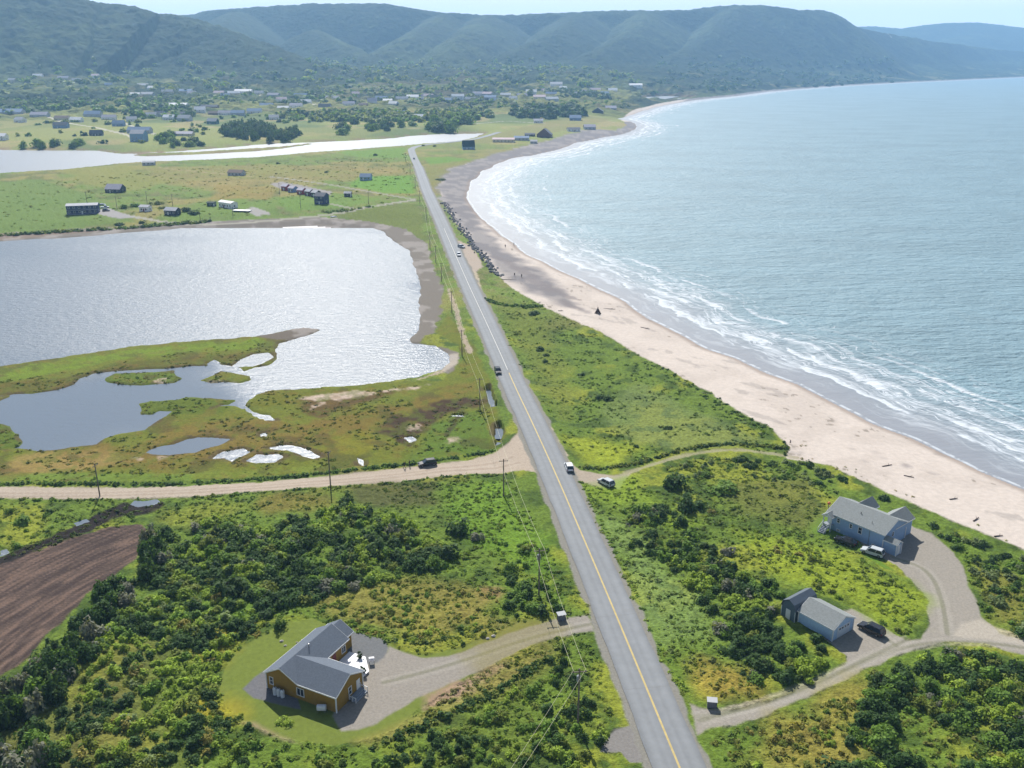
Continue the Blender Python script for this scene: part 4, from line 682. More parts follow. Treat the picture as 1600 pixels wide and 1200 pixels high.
# plant strips along the gravel road and other edges
def hedge(pts, w, rr_, sp, label, dens=1.6, seed=0, hf=.9, zs=(0, 6)):
    P = resample([at(x, y, 1.6) for x, y in pts], .6); g = np.random.default_rng(seed); n = int(len(P) * .6 * dens * w * 2); i = g.integers(0, len(P), n); T = np.gradient(P, axis=0); T /= np.linalg.norm(T, axis=1)[:, None]
    o_ = (g.random(n) - .5) * 2 * w; x = P[i, 0] + T[i, 1] * o_; y = P[i, 1] - T[i, 0] * o_; k, h = ok(x, y, 0, zs); x, y, h = x[k], y[k], h[k]
    if not len(x): return
    rd = rr_[0] + (rr_[1] - rr_[0]) * g.random(len(x)); cc = np.array([PAL[s] for s in sp])[g.integers(0, len(sp), len(x))]
    V, Fq, Cc = leafset(x, y, h - .1, rd, rd * hf, cc, 34, rd * .27, seed=seed); o = put('verge_plants', npmesh('verge_plants', V, Fq, MC['leaves'], Cc)); tag(o, label, 'plants', kind='stuff')
hedge([(-100, 755), (200, 750), (300, 748), (400, 743), (500, 734), (575, 725), (650, 718), (725, 710), (768, 699)], .7, (.4, .75), ['dark', 'green'], 'low dark hedge of weeds on the marsh side of the gravel road', 2.2, 1, 1.1)
hedge([(-100, 776), (200, 772), (300, 769), (400, 763), (500, 756), (600, 748), (675, 743), (790, 737)], .9, (.35, .7), ['olive', 'green', 'dark'], 'weedy verge on the meadow side of the gravel road', 1.6, 2)
hedge([(905, 732), (960, 736), (1000, 725), (1060, 706), (1110, 697), (1170, 695), (1232, 704)], .8, (.45, .8), ['dark', 'olive'], 'dark weedy bank above the sandy path', 2, 3, 1.0)
hedge([(1225, 678), (1236, 700), (1230, 716)], .8, (.4, .7), ['olive', 'dark'], 'rough grass bank at the end of the dune meadow', 2, 4)
hedge([(870, 800), (900, 880), (925, 950)], 1.2, (.3, .6), ['dark', 'olive'], 'weeds in the left roadside ditch', 1.2, 5, .7)
hedge([(940, 990), (965, 1050), (990, 1120)], 1.2, (.3, .6), ['dark', 'olive', 'green'], 'weeds in the ditch below the driveway mouth', 1.2, 6, .7)
hedge([(915, 775), (950, 850), (990, 940), (1030, 1030), (1065, 1090)], 1.2, (.3, .6), ['olive', 'green', 'lime'], 'weeds along the right side of the road', 1.2, 7, .7)
hedge([(560, 1000), (600, 1008), (650, 1022), (715, 1008), (780, 975)], .5, (.35, .6), ['olive', 'dark'], 'clipped row of low bushes above the lawn edge', 1.6, 8)
hedge([(400, 998), (440, 978), (490, 965), (520, 975), (550, 985), (600, 998)], .5, (.35, .6), ['lime', 'green', 'gold'], 'garden border of flowering plants behind the brown house', 1.6, 9)
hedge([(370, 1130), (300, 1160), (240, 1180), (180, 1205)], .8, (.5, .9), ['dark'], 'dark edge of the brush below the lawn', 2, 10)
hedge([(580, 1172), (660, 1145), (740, 1105), (820, 1060), (860, 1035)], .7, (.45, .9), ['dark', 'olive', 'dark'], 'dark edge of the brush below the driveway', 2, 11)  # strip of dark and olive plants along the brush edge
hedge([(0, 366), (60, 362), (200, 354), (300, 346), (330, 344)], 2.2, (1.0, 2.0), ['dark', 'green', 'olive'], 'dark brush on the far bank of the pond', .35, 12, .9, (0, 3, 4))
hedge([(505, 331), (560, 328), (585, 324)], 2.5, (.8, 1.6), ['olive', 'green'], 'scrub between the lane and the pond', .3, 13)
hedge([(755, 470), (790, 480), (815, 482), (850, 482)], 1.5, (.6, 1.0), ['dark', 'dark', 'green'], 'dark brush line crossing the dune meadow', 1, 14)
hedge([(1000, 552), (1050, 583), (1110, 618), (1150, 645), (1205, 678)], 3.5, (.4, .9), ['green', 'dark', 'willow'], 'brush on the seaward edge of the dune meadow', .35, 15, .6)
# ---------------------------------------------------------------- single trees and shrubs that stand out
SINGLES = [((1052, 762), 3.1, 3.6, 'dark', 'large dark spruce clump in the meadow below the sandy path'), ((1072, 795), 3.0, 3.2, 'dark', 'dark round spruce just below the large dark clump'), ((1122, 768), 3.2, 1.9, 'green', 'wide low green bush right of the dark spruces'),
    ((935, 622), 1.6, 1.2, 'dark', 'small dark juniper in the dune meadow, left of a pair'), ((950, 624), 1.6, 1.2, 'dark', 'small dark juniper in the dune meadow, right of a pair'), ((1044, 671), 1.5, 1.1, 'dark', 'single dark juniper in the middle of the dune meadow'), ((994, 698), .9, .8, 'dark', 'tiny juniper above the yellow-green corner of the dune meadow'),
    ((845, 546), 1.6, 1.2, 'dark', 'dark juniper near the road in the upper dune meadow'), ((852, 556), 1.4, 1.0, 'dark', 'lower juniper beside the one near the road in the upper dune meadow'), ((853, 565), 1.1, .9, 'dark', 'lowest of three junipers in the upper dune meadow'), ((910, 586), 1.2, .8, 'dark', 'small dark tuft of juniper below the beach brush'), ((832, 490), 3.0, 1.6, 'dark', 'broad dark juniper mat at the top of the dune meadow'),
    ((718, 833), 2.6, 2.7, 'dark', 'dark spruce standing alone right of the thicket'), ((744, 842), 1.5, 1.3, 'grey', 'grey leafless bush beside the lone spruce'), ((545, 790), 2.0, 2.6, 'spruce', 'dark spruce at the upper tip of the thicket'), ((355, 925), 3.0, 3.2, 'spruce', 'dark spruce at the lower left end of the thicket'), ((690, 868), 2.8, 2.7, 'spruce', 'dark spruce at the right end of the thicket'), ((580, 868), 2.6, 2.8, 'spruce', 'dark spruce in the middle of the thicket'),
    ((435, 982), 1.2, 1.9, 'dark', 'dark shrub at the upper left corner of the lawn'), ((388, 1137), .8, .9, 'dark', 'small round shrub on bare soil below the lawn'), ((442, 1128), 1.2, .8, 'lime', 'yellow-green shrub on the lawn below the brown house'), ((303, 1186), 1.0, .8, 'dark', 'planted spruce seedling below the brush edge, left one'), ((329, 1173), 1.0, 1.0, 'dark', 'planted spruce seedling below the brush edge, upper one'), ((378, 1193), 1.0, 1.0, 'dark', 'planted spruce seedling at the bottom edge of the photo'),
    ((724, 1007), .5, .8, 'dark', 'tiny cedar on the grass above the driveway'), ((40, 815), 2.2, 1.8, 'green', 'green willow bush left of the dark ditch'), ((806, 963), .6, .9, 'dark', 'young spruce left of the grey bin by the driveway mouth'), ((832, 953), .8, .9, 'dark', 'young spruce above the grey bin by the driveway mouth'), ((873, 1050), .8, 1.3, 'dark', 'lowest young spruce beside the leaning row by the pole'), ((880, 1035), .9, 1.5, 'dark', 'middle young spruce in the row by the pole'), ((882, 1018), .8, 1.4, 'dark', 'top young spruce in the row by the pole'), ((868, 1070), .8, 1.0, 'dark', 'young spruce left of the row by the pole'),
    ((588, 243), 3.0, 2.6, 'dark', 'dark bush alone in the bright green field by the river'), ((509, 270), 2.0, 1.8, 'dark', 'dark bush in the straw field above the cabins'), ((434, 256), 2.0, 1.8, 'dark', 'dark bush at the river side of the straw field'), ((680, 229), 2.8, 2.0, 'dark', 'dark bush inside the road bend'), ((661, 228), 2.0, 1.6, 'dark', 'small bush at the tip of the road bend'), ((689, 281), 5.0, 1.3, 'dark', 'low dark hedge on the edge of the gravel beach'),
    ((195, 324), 3.0, 2.2, 'green', 'green bush left of the small white house'), ((210, 323), 3.2, 2.6, 'green', 'taller green bush touching the small white house'), ((243, 319), 3.6, 2.4, 'olive', 'thorny bush right of the small white house'), ((255, 326), 3.0, 2.2, 'olive', 'thorny bush left of the dark grey cabin'), ((290, 331), 3.2, 3.0, 'spruce', 'dark tree against the dark grey cabin'), ((303, 335), 4.0, 2.8, 'dark', 'dark bushy tree right of the dark grey cabin'), ((186, 351), 3.4, 2.0, 'dark', 'round dark bush on the far bank of the pond'), ((222, 349), 2.6, 2.0, 'dark', 'second round dark bush on the far bank of the pond')]
for (p, r_, h_, sp, lb) in SINGLES:
    x, y, z = atg(*p); single('juniper' if 'juniper' in lb else ('spruce_tree' if 'spruce' in lb else 'shrub'), x, y, z, r_, h_, sp, lb, 'tree' if 'spruce' in lb or 'tree' in lb else 'shrub')
# groves beyond the river
def grove(pts, n, rr_, hh, sp, name, label, cat, group, kind, seed, indiv=True, z=6, nf=46):
    P = poly(pts, z); g = np.random.default_rng(seed); x0, y0 = P.min(0); x1, y1 = P.max(0); X = []; tr = 0
    while len(X) < n and tr < n * 60:
        tr += 1; x = x0 + g.random() * (x1 - x0); y = y0 + g.random() * (y1 - y0)
        if sdf(P, np.array([x]), np.array([y]))[0] > 0: X.append((x, y))
    if not X: return
    X = np.array(X); h = height(X[:, 0], X[:, 1]); k = (h > .8) & (h < 90); X = X[k]; h = h[k]
    if indiv:
        for i, (x, y) in enumerate(X):
            r_ = rr_[0] + g.random() * (rr_[1] - rr_[0]); hgt = hh[0] + g.random() * (hh[1] - hh[0]); single(name, x, y, h[i] , r_, hgt, sp[g.integers(len(sp))], label, cat, group, kind)
    else:
        r_ = rr_[0] + g.random(len(X)) * (rr_[1] - rr_[0]); hgt = hh[0] + g.random(len(X)) * (hh[1] - hh[0]); cc = np.array([PAL[s] for s in sp])[g.integers(0, len(sp), len(X))]
        V, Fq, Cc = leafset(X[:, 0], X[:, 1], h - .3, r_, hgt, cc, nf, r_ * .36, kind, seed=seed); o = put(name, npmesh(name, V, Fq, MC['leaves'], Cc)); tag(o, label, cat, kind='stuff')
grove([(345, 205), (360, 198), (385, 195), (440, 202), (468, 208), (470, 216), (420, 216), (370, 215), (350, 212)], 95, (4.5, 7), (8, 12), ['spruce', 'dark'], 'spruce_tree', 'tall dark spruce in the compact grove on the far bank of the river', 'tree', 'spruces of the grove on the far river bank', 'round', 600)
grove([(530, 200), (560, 192), (650, 196), (690, 200), (660, 210), (560, 213), (530, 208)], 26, (5, 9), (7, 11), ['dark', 'green'], 'leafy_tree', 'round dark tree on the shore above the upper river', 'tree', 'round trees on the shore above the upper river', 'round', 601)
grove([(660, 198), (720, 185), (735, 194), (700, 202), (668, 204)], 16, (7, 11), (10, 14), ['dark', 'green'], 'leafy_tree', 'large bushy tree on the point above the road bend', 'tree', 'bushy trees on the point above the road bend', 'round', 602)
grove([(232, 215), (250, 207), (300, 214), (315, 222), (300, 226), (262, 225)], 16, (4, 7), (5, 9), ['dark', 'green'], 'leafy_tree', 'dark tree beside the tall blue house across the river', 'tree', 'trees beside the tall blue house', 'round', 603)
grove([(0, 224), (60, 222), (120, 222), (120, 232), (0, 234)], 22, (4, 7), (6, 9), ['dark', 'green'], 'leafy_tree', 'tree in the row along the far river bank at the left edge', 'tree', 'trees of the left river bank row', 'round', 604)
grove([(800, 172), (860, 168), (905, 172), (915, 182), (870, 187), (800, 184)], 90, (6, 9), (9, 14), ['dark', 'spruce'], 'wood', 'dark block of woodland behind the coastal houses', 'wood', None, 'round', 605, False)
grove([(850, 155), (890, 152), (950, 155), (955, 160), (880, 161)], 60, (6, 9), (9, 13), ['dark', 'spruce'], 'wood', 'long dark wood right of the far village', 'wood', None, 'round', 606, False)
grove([(0, 172), (180, 168), (300, 175), (300, 188), (190, 186), (120, 178), (0, 186)], 150, (5, 9), (7, 12), ['dark', 'green'], 'wood', 'belt of trees behind the houses on the far left', 'wood', None, 'round', 607, False)
grove([(180, 165), (460, 160), (700, 155), (800, 165), (760, 176), (600, 168), (400, 172), (200, 178)], 230, (5, 9), (7, 12), ['dark', 'green', 'willow'], 'wood', 'scattered trees among the village houses', 'wood', None, 'round', 608, False)
grove([(460, 180), (560, 176), (640, 178), (760, 172), (770, 186), (700, 190), (600, 192), (500, 190), (410, 186)], 230, (5, 8), (6, 10), ['dark', 'green', 'willow', 'olive'], 'wood', 'bushy slope of trees above the upper river', 'wood', None, 'round', 609, False)
grove([(0, 120), (400, 130), (800, 130), (1000, 140), (1000, 150), (800, 160), (400, 160), (0, 165)], 900, (7, 13), (8, 15), ['dark', 'green', 'willow', 'olive'], 'forest', 'far woodland at the foot of the hills', 'forest', None, 'round', 610, False, nf=34)
grove([(1010, 148), (1030, 128), (1150, 118), (1300, 124), (1400, 122), (1400, 127), (1200, 139), (1090, 147)], 420, (8, 15), (8, 15), ['dark', 'spruce'], 'forest', 'dark coastal woodland along the far bay', 'forest', None, 'round', 611, False, nf=30)
grove([(0, 214), (0, 192), (200, 186), (500, 178), (520, 192), (330, 200), (320, 220), (200, 226), (100, 222)], 80, (2.5, 5), (3, 7), ['dark', 'green', 'olive'], 'hedge', 'garden trees and hedges scattered over the far river bank', 'trees', None, 'round', 613, False)
grove([(740, 165), (900, 163), (990, 160), (990, 168), (900, 172), (760, 172)], 60, (4, 7), (5, 8), ['green', 'willow'], 'wood', 'hedgerow trees in the far coastal fields', 'wood', None, 'round', 612, False)
# ---------------------------------------------------------------- buildings
def window(parent, p, rz, w, h, fm='white_trim', split=False):
    """a framed window on a wall: p = centre on the wall in parent space, rz = direction the wall faces"""
    key = ('win', round(w, 2), round(h, 2), fm, split)
    if key not in MC:
        f = MB(); t = .11
        f.box(-w / 2, w / 2, -.06, .0, h / 2 - t, h / 2); f.box(-w / 2, w / 2, -.08, .0, -h / 2, -h / 2 + t); f.box(-w / 2, -w / 2 + t, -.06, .0, -h / 2 + t, h / 2 - t); f.box(w / 2 - t, w / 2, -.06, .0, -h / 2 + t, h / 2 - t)
        if split: f.box(-.04, .04, -.05, .0, -h / 2 + t, h / 2 - t)
        else: f.box(-w / 2 + t, w / 2 - t, -.05, .0, -.03, .03)
        g = MB().box(-w / 2 + t, w / 2 - t, -.025, -.004, -h / 2 + t, h / 2 - t); MC[key] = (f.mesh('window', MC[fm]), g.mesh('pane', MC['glass']))
    a, b = MC[key]; o = put('window', a, parent, p); o.rotation_euler.z = rz; put('pane', b, o); return o
def door(parent, p, rz, m, w=.95, h=2.05, frame=True):
    key = ('door', m, w, h)
    if key not in MC: MC[key] = (MB().box(-w / 2, w / 2, -.05, 0, 0, h).box(-w / 2 + .12, w / 2 - .12, -.065, -.05, h * .55, h - .15).box(-w / 2 + .12, w / 2 - .12, -.065, -.05, .15, h * .45).mesh('door', MC[m]), MB().tube((w / 2 - .12, -.05, h / 2), (w / 2 - .12, -.12, h / 2), .03).mesh('handle', MC['metal']))
    o = put('door', MC[key][0], parent, p); o.rotation_euler.z = rz; put('handle', MC[key][1], o); return o
mat('white_trim', C(225, 228, 230, .8), rough=.5); mat('glass', (.02, .03, .045), rough=.08, spec=.6); mat('metal', C(150, 150, 150), rough=.35, metal=.8); mat('tank_metal', C(205, 212, 220, .85), rough=.4)
def siding(name, c, hor=True):
    m = mat(name, c, rough=.75, var=.10, scale=2.5); t = m.node_tree; N = t.nodes; L = t.links; w = N.new('ShaderNodeTexWave'); w.bands_direction = 'Z'; w.wave_profile = 'SAW'; w.inputs['Scale'].default_value = 1.2
    tx = N.new('ShaderNodeTexCoord'); L.new(tx.outputs['Object'], w.inputs[0]); b = N.new('ShaderNodeBump'); b.inputs['Distance'].default_value = .03; L.new(w.outputs[1], b.inputs['Height']); L.new(b.outputs[0], N['Principled BSDF'].inputs['Normal']); return m
def shingle(name, c):
    m = mat(name, c, rough=.9, spec=.2, var=.16, scale=3.0, axis=(1, 1, 2), bump=.03, bscale=7); return m
siding('brown_siding', C(150, 118, 40, .85)); siding('blue_siding', C(142, 170, 204, .9)); siding('pale_blue_siding', C(160, 188, 220, .95)); siding('grey_green_siding', C(110, 130, 145, .6))
shingle('slate_shingles', C(120, 130, 144, .58)); shingle('grey_shingles', C(158, 164, 164, .62)); shingle('dark_shingles', C(92, 98, 106, .6))
def gable(name_w, name_r, parent, x0, x1, y0, y1, z0, ev, rg, wm, rm, axis='x', over=.35, th=.14, wall_z=0, ends=(1, 1), fascia=True, roofparts=True):
    """walls with gables and a two-slope roof; ridge along the given axis"""
    w = MB()
    if axis == 'x': ym = (y0 + y1) / 2; w.prism([(y0, z0), (y1, z0), (y1, ev), (ym, rg), (y0, ev)], x0, x1, 'x'); half = (y1 - y0) / 2
    else: xm = (x0 + x1) / 2; w.prism([(x0, z0), (x1, z0), (x1, ev), (xm, rg), (x0, ev)], y0, y1, 'y'); half = (x1 - x0) / 2
    wo = w.put(name_w, wm, parent)
    sl_ = (rg - ev) / half; e = over; d = .02; r = MB(); f = MB(); b0, b1 = (e if ends[0] else 0), (e if ends[1] else 0)
    lo, hi, m_ = (y0, y1, ym) if axis == 'x' else (x0, x1, xm); a0, a1 = (x0 - b0, x1 + b1) if axis == 'x' else (y0 - b0, y1 + b1)
    prof = [(lo - e, ev - e * sl_ + d), (m_, rg + d), (hi + e, ev - e * sl_ + d), (hi + e, ev - e * sl_ + d + th), (m_, rg + d + th), (lo - e, ev - e * sl_ + d + th)]
    r.prism(prof, a0, a1, axis); ro = r.put(name_r, rm, parent)
    if fascia:
        for a_, en in ((a0, ends[0]), (a1, ends[1])):
            if en:
                s_ = -1 if a_ == a0 else 1; pf = [(lo - e - .02, ev - e * sl_ - .10), (m_, rg - .10), (hi + e + .02, ev - e * sl_ - .10), (hi + e + .02, ev - e * sl_ + .13), (m_, rg + .13), (lo - e - .02, ev - e * sl_ + .13)]
                f.prism(pf, min(a_, a_ + s_ * .05), max(a_, a_ + s_ * .05), axis)
        for q, s_ in ((lo - e, -1), (hi + e, 1)):
            z_ = ev - e * sl_
            if axis == 'x': f.box(a0, a1, min(q, q + s_ * .04), max(q, q + s_ * .04), z_ - .06, z_ + .15)
            else: f.box(min(q, q + s_ * .04), max(q, q + s_ * .04), a0, a1, z_ - .06, z_ + .15)
        f.put('fascia', MC['white_trim'], ro)
    return wo, ro
def posts(parent, pts, z0, z1, name='corner_board', r=.09):
    for x, y in pts: MB().box(x - r, x + r, y - r, y + r, z0, z1).put(name, MC['white_trim'], parent)
# brown house with its L shaped slate roof
bx, by = at(526, 1113, 2.3); bz = hz(bx, by)
BH = thing('house', 'brown clad house with slate grey T-shaped roof, standing on the oval lawn', 'house', (bx, by, bz), R(-26.5))
gable('wall', 'roof', BH, -13.9, -7.5, 0, 13.2, -.4, 3.15, 4.95, MC['brown_siding'], MC['slate_shingles'], 'y')
MB().prism([(.003, -.4), (7.1, -.4), (7.1, 3.15), (3.55, 4.9), (.003, 3.15)], -10.7, 0, 'x').put('wall', MC['brown_siding'], BH)
ze = 3.15 - .35 * .493; rf_ = MB()
for Qd in ([(-7.3, -.35, ze), (.35, -.35, ze), (.35, 3.55, 4.93), (-10.75, 3.55, 4.93)], [(-10.75, 3.55, 4.93), (.35, 3.55, 4.93), (.35, 7.45, ze), (-7.3, 7.45, ze)]): rf_.add(Qd + [(a, b, c + .15) for a, b, c in Qd], [(3, 2, 1, 0), (4, 5, 6, 7), (0, 1, 5, 4), (1, 2, 6, 5), (2, 3, 7, 6), (3, 0, 4, 7)])
ro_ = rf_.put('roof', MC['slate_shingles'], BH); MB().box(-7.25, .36, -.40, -.352, ze - .06, ze + .16).box(-7.1, .36, 7.452, 7.5, ze - .06, ze + .16).prism([(-.37, ze - .1), (3.55, 4.83), (7.47, ze - .1), (7.47, ze + .13), (3.55, 5.06), (-.37, ze + .13)], .352, .40, 'x').put('fascia', MC['white_trim'], ro_)
gable('wall', 'roof', BH, -13.1, -8.3, 13.2, 15.6, -.4, 2.95, 4.4, MC['brown_siding'], MC['slate_shingles'], 'y', ends=(0, 1))
window(BH, (-12.9, -.01, 1.75), 0, .85, 1.5); window(BH, (-7.0, -.01, 1.5), 0, 1.5, 1.5, split=True); window(BH, (.01, 3.7, 1.7), R(90), .9, 1.5)
window(BH, (-7.49, 8.1, 1.7), R(90), .8, 1.5); window(BH, (-7.49, 12.2, 1.7), R(90), 1.2, 1.3, split=True); mat('red_paint', C(130, 30, 34), rough=.4); door(BH, (-7.49, 9.6, .35), R(90), 'red_paint'); door(BH, (.01, 5.9, .3), R(90), 'white_trim')
posts(BH, [(.03, -.03), (-13.93, -.03), (.03, 7.13)], -.3, 3.0)
MB().tube((-10.2, 6.6, 4.6), (-10.2, 6.6, 5.5), .07).put('roof_vent', MC['metal'], BH)
mat('grass_tile', C(240, 240, 244, .85), rough=.5, var=.05, scale=3)
dk = MB().prism([(-7.35, 7.3), (-1.3, 7.3), (-1.2, 10.6), (-4.0, 13.6), (-7.35, 13.6)], .28, .42, 'z'); dk.prism([(-7.2, 7.45), (-1.5, 7.45), (-1.4, 10.5), (-4.1, 13.4), (-7.2, 13.4)], -.3, .28, 'z'); dk.put('deck', MC['grass_tile'], BH)
st = MB(); [st.box(.5 + k * .3, .8 + k * .3, 3.2, 6.4, -.3, .55 - k * .18) for k in range(3)]; st.box(.06, .5, 3.2, 6.4, .4, .6); mat('weathered_wood', C(150, 158, 168, .7), rough=.8, var=.2, scale=4); so_ = st.put('steps', MC['weathered_wood'], BH)
rl_ = MB(); [rl_.box(.1 + k * .65, .18 + k * .65, yy, yy + .08, .3 - k * .2, 1.45 - k * .25) for k in range(3) for yy in (3.15, 6.35)]; [rl_.box(.1, 1.5, yy, yy + .08, .95, 1.05) for yy in (3.15, 6.35)]; rl_.put('railing', MC['white_trim'], so_)
cb, sb_ = math.cos(R(-26.5)), math.sin(R(-26.5))
def inb(x, y, z=0): return (bx + x * cb - y * sb_, by + x * sb_ + y * cb, bz + z)
mat('planter', C(60, 50, 52), rough=.6); mat('blossom', C(150, 60, 60), rough=.8)
for i, (x, y, lb) in enumerate([(-4.6, 12.9, 'dark potted plant at the far corner of the white deck'), (-1.7, 9.9, 'larger dark potted plant at the near corner of the white deck'), (-6.9, 7.8, 'dark potted plant beside the red door')]):
    t = thing('potted_plant', lb, 'plant', inb(x, y, .42)); m = MB(); m.tube((0, 0, 0), (0, 0, .4), .2, .28, 10); m.put('pot', MC['planter'], t); V, Fq, Cc = leafset(np.zeros(1), np.zeros(1), np.full(1, .35), np.array([.55]), np.array([.6]), PAL['dark'][None] * .5, 90, .14, seed=i); put('foliage', npmesh('foliage', V, Fq, MC['leaves'], Cc), t)
t = thing('barbecue', 'white covered barbecue on the dark gravel beside the white deck', 'barbecue', inb(-2.3, 13.0, 0), R(10)); m = MB(); m.box(-.45, .45, -.3, .3, .55, .95); m.prism([(-.3, .95), (.3, .95), (.24, 1.2), (-.24, 1.2)], -.45, .45, 'x'); m.put('cover', MC['grass_tile'], t, bevel=.05); m = MB(); [m.box(a, a + .06, b, b + .06, -.1, .55) for a in (-.42, .36) for b in (-.28, .22)]; m.put('leg_frame', MC['planter'], t)
for i, lb in enumerate(['leftmost of the three pale propane tanks by the brown wall', 'middle one of the three pale propane tanks by the brown wall', 'rightmost of the three pale propane tanks by the brown wall']):
    t = thing('propane_tank', lb, 'tank', inb(-11.7 + i * .78, -.75, -.1), 0, 'propane tanks by the brown wall'); m = MB(); prof = [(.30, 0), (.34, .08), (.34, 1.25), (.26, 1.42), (.12, 1.48)]
    for (r0, z0), (r1_, z1) in zip(prof[:-1], prof[1:]): m.tube((0, 0, z0), (0, 0, z1), r0, r1_, 16)
    m.put('body', MC['tank_metal'], t, smooth=False); MB().tube((0, 0, 1.46), (0, 0, 1.62), .13, .13, 10).put('valve_guard', MC['metal'], t)
t = thing('oil_tank', 'pale oval oil tank near the corner of the brown house', 'tank', inb(-2.2, -.9, -.1)); m = MB(); pr_ = [(-.3, .55), (-.38, .75), (-.38, 1.2), (-.28, 1.42), (0, 1.5), (.28, 1.42), (.38, 1.2), (.38, .75), (.3, .55), (0, .45)]; m.prism(pr_, -.72, .72, 'x'); m.put('body', MC['tank_metal'], t, bevel=.05); m = MB(); [m.tube((a, b, 0), (a, b, .6), .03) for a in (-.55, .55) for b in (-.22, .22)]; m.put('leg_frame', MC['metal'], t)
# blue-grey house beside the beach
z8 = lambda x, y: (1280 + x / 8.889, 760 + y / 8.889)
ox, oy = at(*z8(905, 665), 6.1); gz = 2.35
BL = thing('house', 'blue-grey raised bungalow with grey gabled roof, next to the beach', 'house', (ox, oy, gz), R(-51))
gable('wall', 'roof', BL, -13.2, 0, 0, 8.9, -.4, 3.75, 5.75, MC['blue_siding'], MC['grey_shingles'], 'x')
gable('wall', 'roof', BL, -4.6, 2.0 - 2.3, 4.5, 12.0, -.4, 3.6, 5.2, MC['blue_siding'], MC['grey_shingles'], 'y', ends=(0, 1))
gable('wall', 'roof', BL, -11.4, -8.2, 4.5, 11.2, -.4, 3.6, 5.1, MC['blue_siding'], MC['grey_shingles'], 'y', ends=(0, 1))
gable('wall', 'roof', BL, 0.003, 3.0, .05, 1.9, -.4, 2.5, 3.1, MC['blue_siding'], MC['grey_shingles'], 'x', over=.18, ends=(0, 1)); door(BL, (3.01, .97, .1), R(90), 'white_trim', 1.0, 2.1)
for x, z, w, h in ((-10.6, 2.6, .8, 1.1), (-7.6, 2.5, .7, 1.1), (-5.4, 2.35, .95, 1.6)): window(BL, (x, -.01, z), 0, w, h)
window(BL, (.01, 3.6, 2.6), R(90), .8, 1.1)
for x in (-10.4, -2.0): window(BL, (x, -.01, .35), 0, .9, .5)
window(BL, (.01, 5.6, .4), R(90), .9, .5)
posts(BL, [(.03, 8.93), (3.03, 0), (3.03, 1.95), (-.03, -.03)], -.2, 2.4)
gable('porch_gable', 'porch_roof', BL, -13.6, -11.5, -1.4, 0.6, 3.1, 3.3, 4.0, MC['white_trim'], MC['grey_shingles'], 'y', over=.2, ends=(1, 0))
MB().box(-13.5, -11.6, -1.35, -.01, 1.15, 1.3).put('porch_floor', MC['weathered_wood'], BL); [MB().box(x - .1, x + .1, -1.35, -1.15, -.3, 3.1).put('porch_post', MC['white_trim'], BL) for x in (-13.45, -11.65)]; door(BL, (-12.6, -.01, 1.3), 0, 'white_trim')
st = MB(); [st.box(-13.3, -11.8, -1.7 - k * .32, -1.38 - k * .32, -.3 if k > 3 else .9 - k * .2, 1.12 - k * .2) for k in range(6)]; s_ = st.put('steps', MC['weathered_wood'], BL); rr_ = MB(); [rr_.prism([(-1.35, 2.1), (-3.3, .85), (-3.3, .75), (-1.35, 2.0)], x, x + .07, 'x') for x in (-13.4, -11.8)]; [rr_.box(x, x + .06, -1.5 - k * .6, -1.44 - k * .6, .7 - k * .38, 1.95 - k * .38) for x in (-13.4, -11.8) for k in range(4)]; rr_.put('railing', MC['white_trim'], s_)
MB().tube((-7.0, 2.4, 4.6), (-7.0, 2.4, 5.4), .10).put('roof_vent', MC['metal'], BL); MB().tube((-3.6, 1.2, 4.2), (-3.6, 1.2, 4.9), .05).put('roof_vent', MC['metal'], BL); MB().tube((-3.2, -.06, 0), (-3.2, -.06, 3.6), .05).put('downpipe', MC['metal'], BL)
# garage and shed
gx, gy = at(1300, 1001, 2.4); ggz = 2.3
GA = thing('garage', 'pale blue garage with grey gabled roof and white overhead door, by the driveway', 'garage', (gx, gy, ggz), R(-53))
gable('wall', 'roof', GA, -7.2, 0, 0, 6.1, -.4, 2.45, 3.95, MC['pale_blue_siding'], MC['grey_shingles'], 'x', over=.25)
posts(GA, [(.02, -.02), (.02, 6.12), (-7.22, -.02)], -.2, 2.3)
od = MB().box(.003, .05, 1.5, 4.9, 0, 2.1); [od.box(.05, .058, 1.52, 4.88, .02 + k * .42, .42 + k * .42) for k in range(5)]; mat('door_white', C(205, 215, 228, .8), rough=.5); oo = od.put('overhead_door', MC['door_white'], GA)
for k in range(4): MB().box(.06, .07, 1.75 + k * .8, 2.25 + k * .8, 1.5, 1.85).put('pane', MC['glass'], oo)
MB().box(.003, .04, 1.36, 1.49, 0, 2.2).box(.003, .04, 4.91, 5.04, 0, 2.2).put('door_frame', MC['white_trim'], GA)
cg, sg = math.cos(R(-53)), math.sin(R(-53))
def ing(x, y, z=0): return (gx + x * cg - y * sg, gy + x * sg + y * cg, ggz + z)
SH = thing('shed', 'grey-blue gambrel-roofed shed directly behind the pale blue garage', 'shed', ing(-10.6, -.6), R(-53))
mat('tin_roof', C(96, 108, 122, .65), rough=.5, var=.1, scale=2)
pf = [(0, -.4), (3.0, -.4), (3.0, 2.3), (2.6, 3.3), (1.5, 3.95), (.4, 3.3), (0, 2.3)]; MB().prism(pf, 0, 6.2, 'y').put('wall', MC['grey_green_siding'], SH)
ro = [(3.12, 2.2), (2.68, 3.4), (1.5, 4.1), (.32, 3.4), (-.12, 2.2), (-.2, 2.2), (.26, 3.48), (1.5, 4.22), (2.74, 3.48), (3.2, 2.2)]; MB().prism(ro, -.2, 6.4, 'y').put('roof', MC['tin_roof'], SH); MB().box(-.05, .05, -.04, 0, -.1, 2.2).box(2.95, 3.05, -.04, 0, -.1, 2.2).put('corner_board', MC['white_trim'], SH); door(SH, (1.5, -.01, 0), 0, 'white_trim')
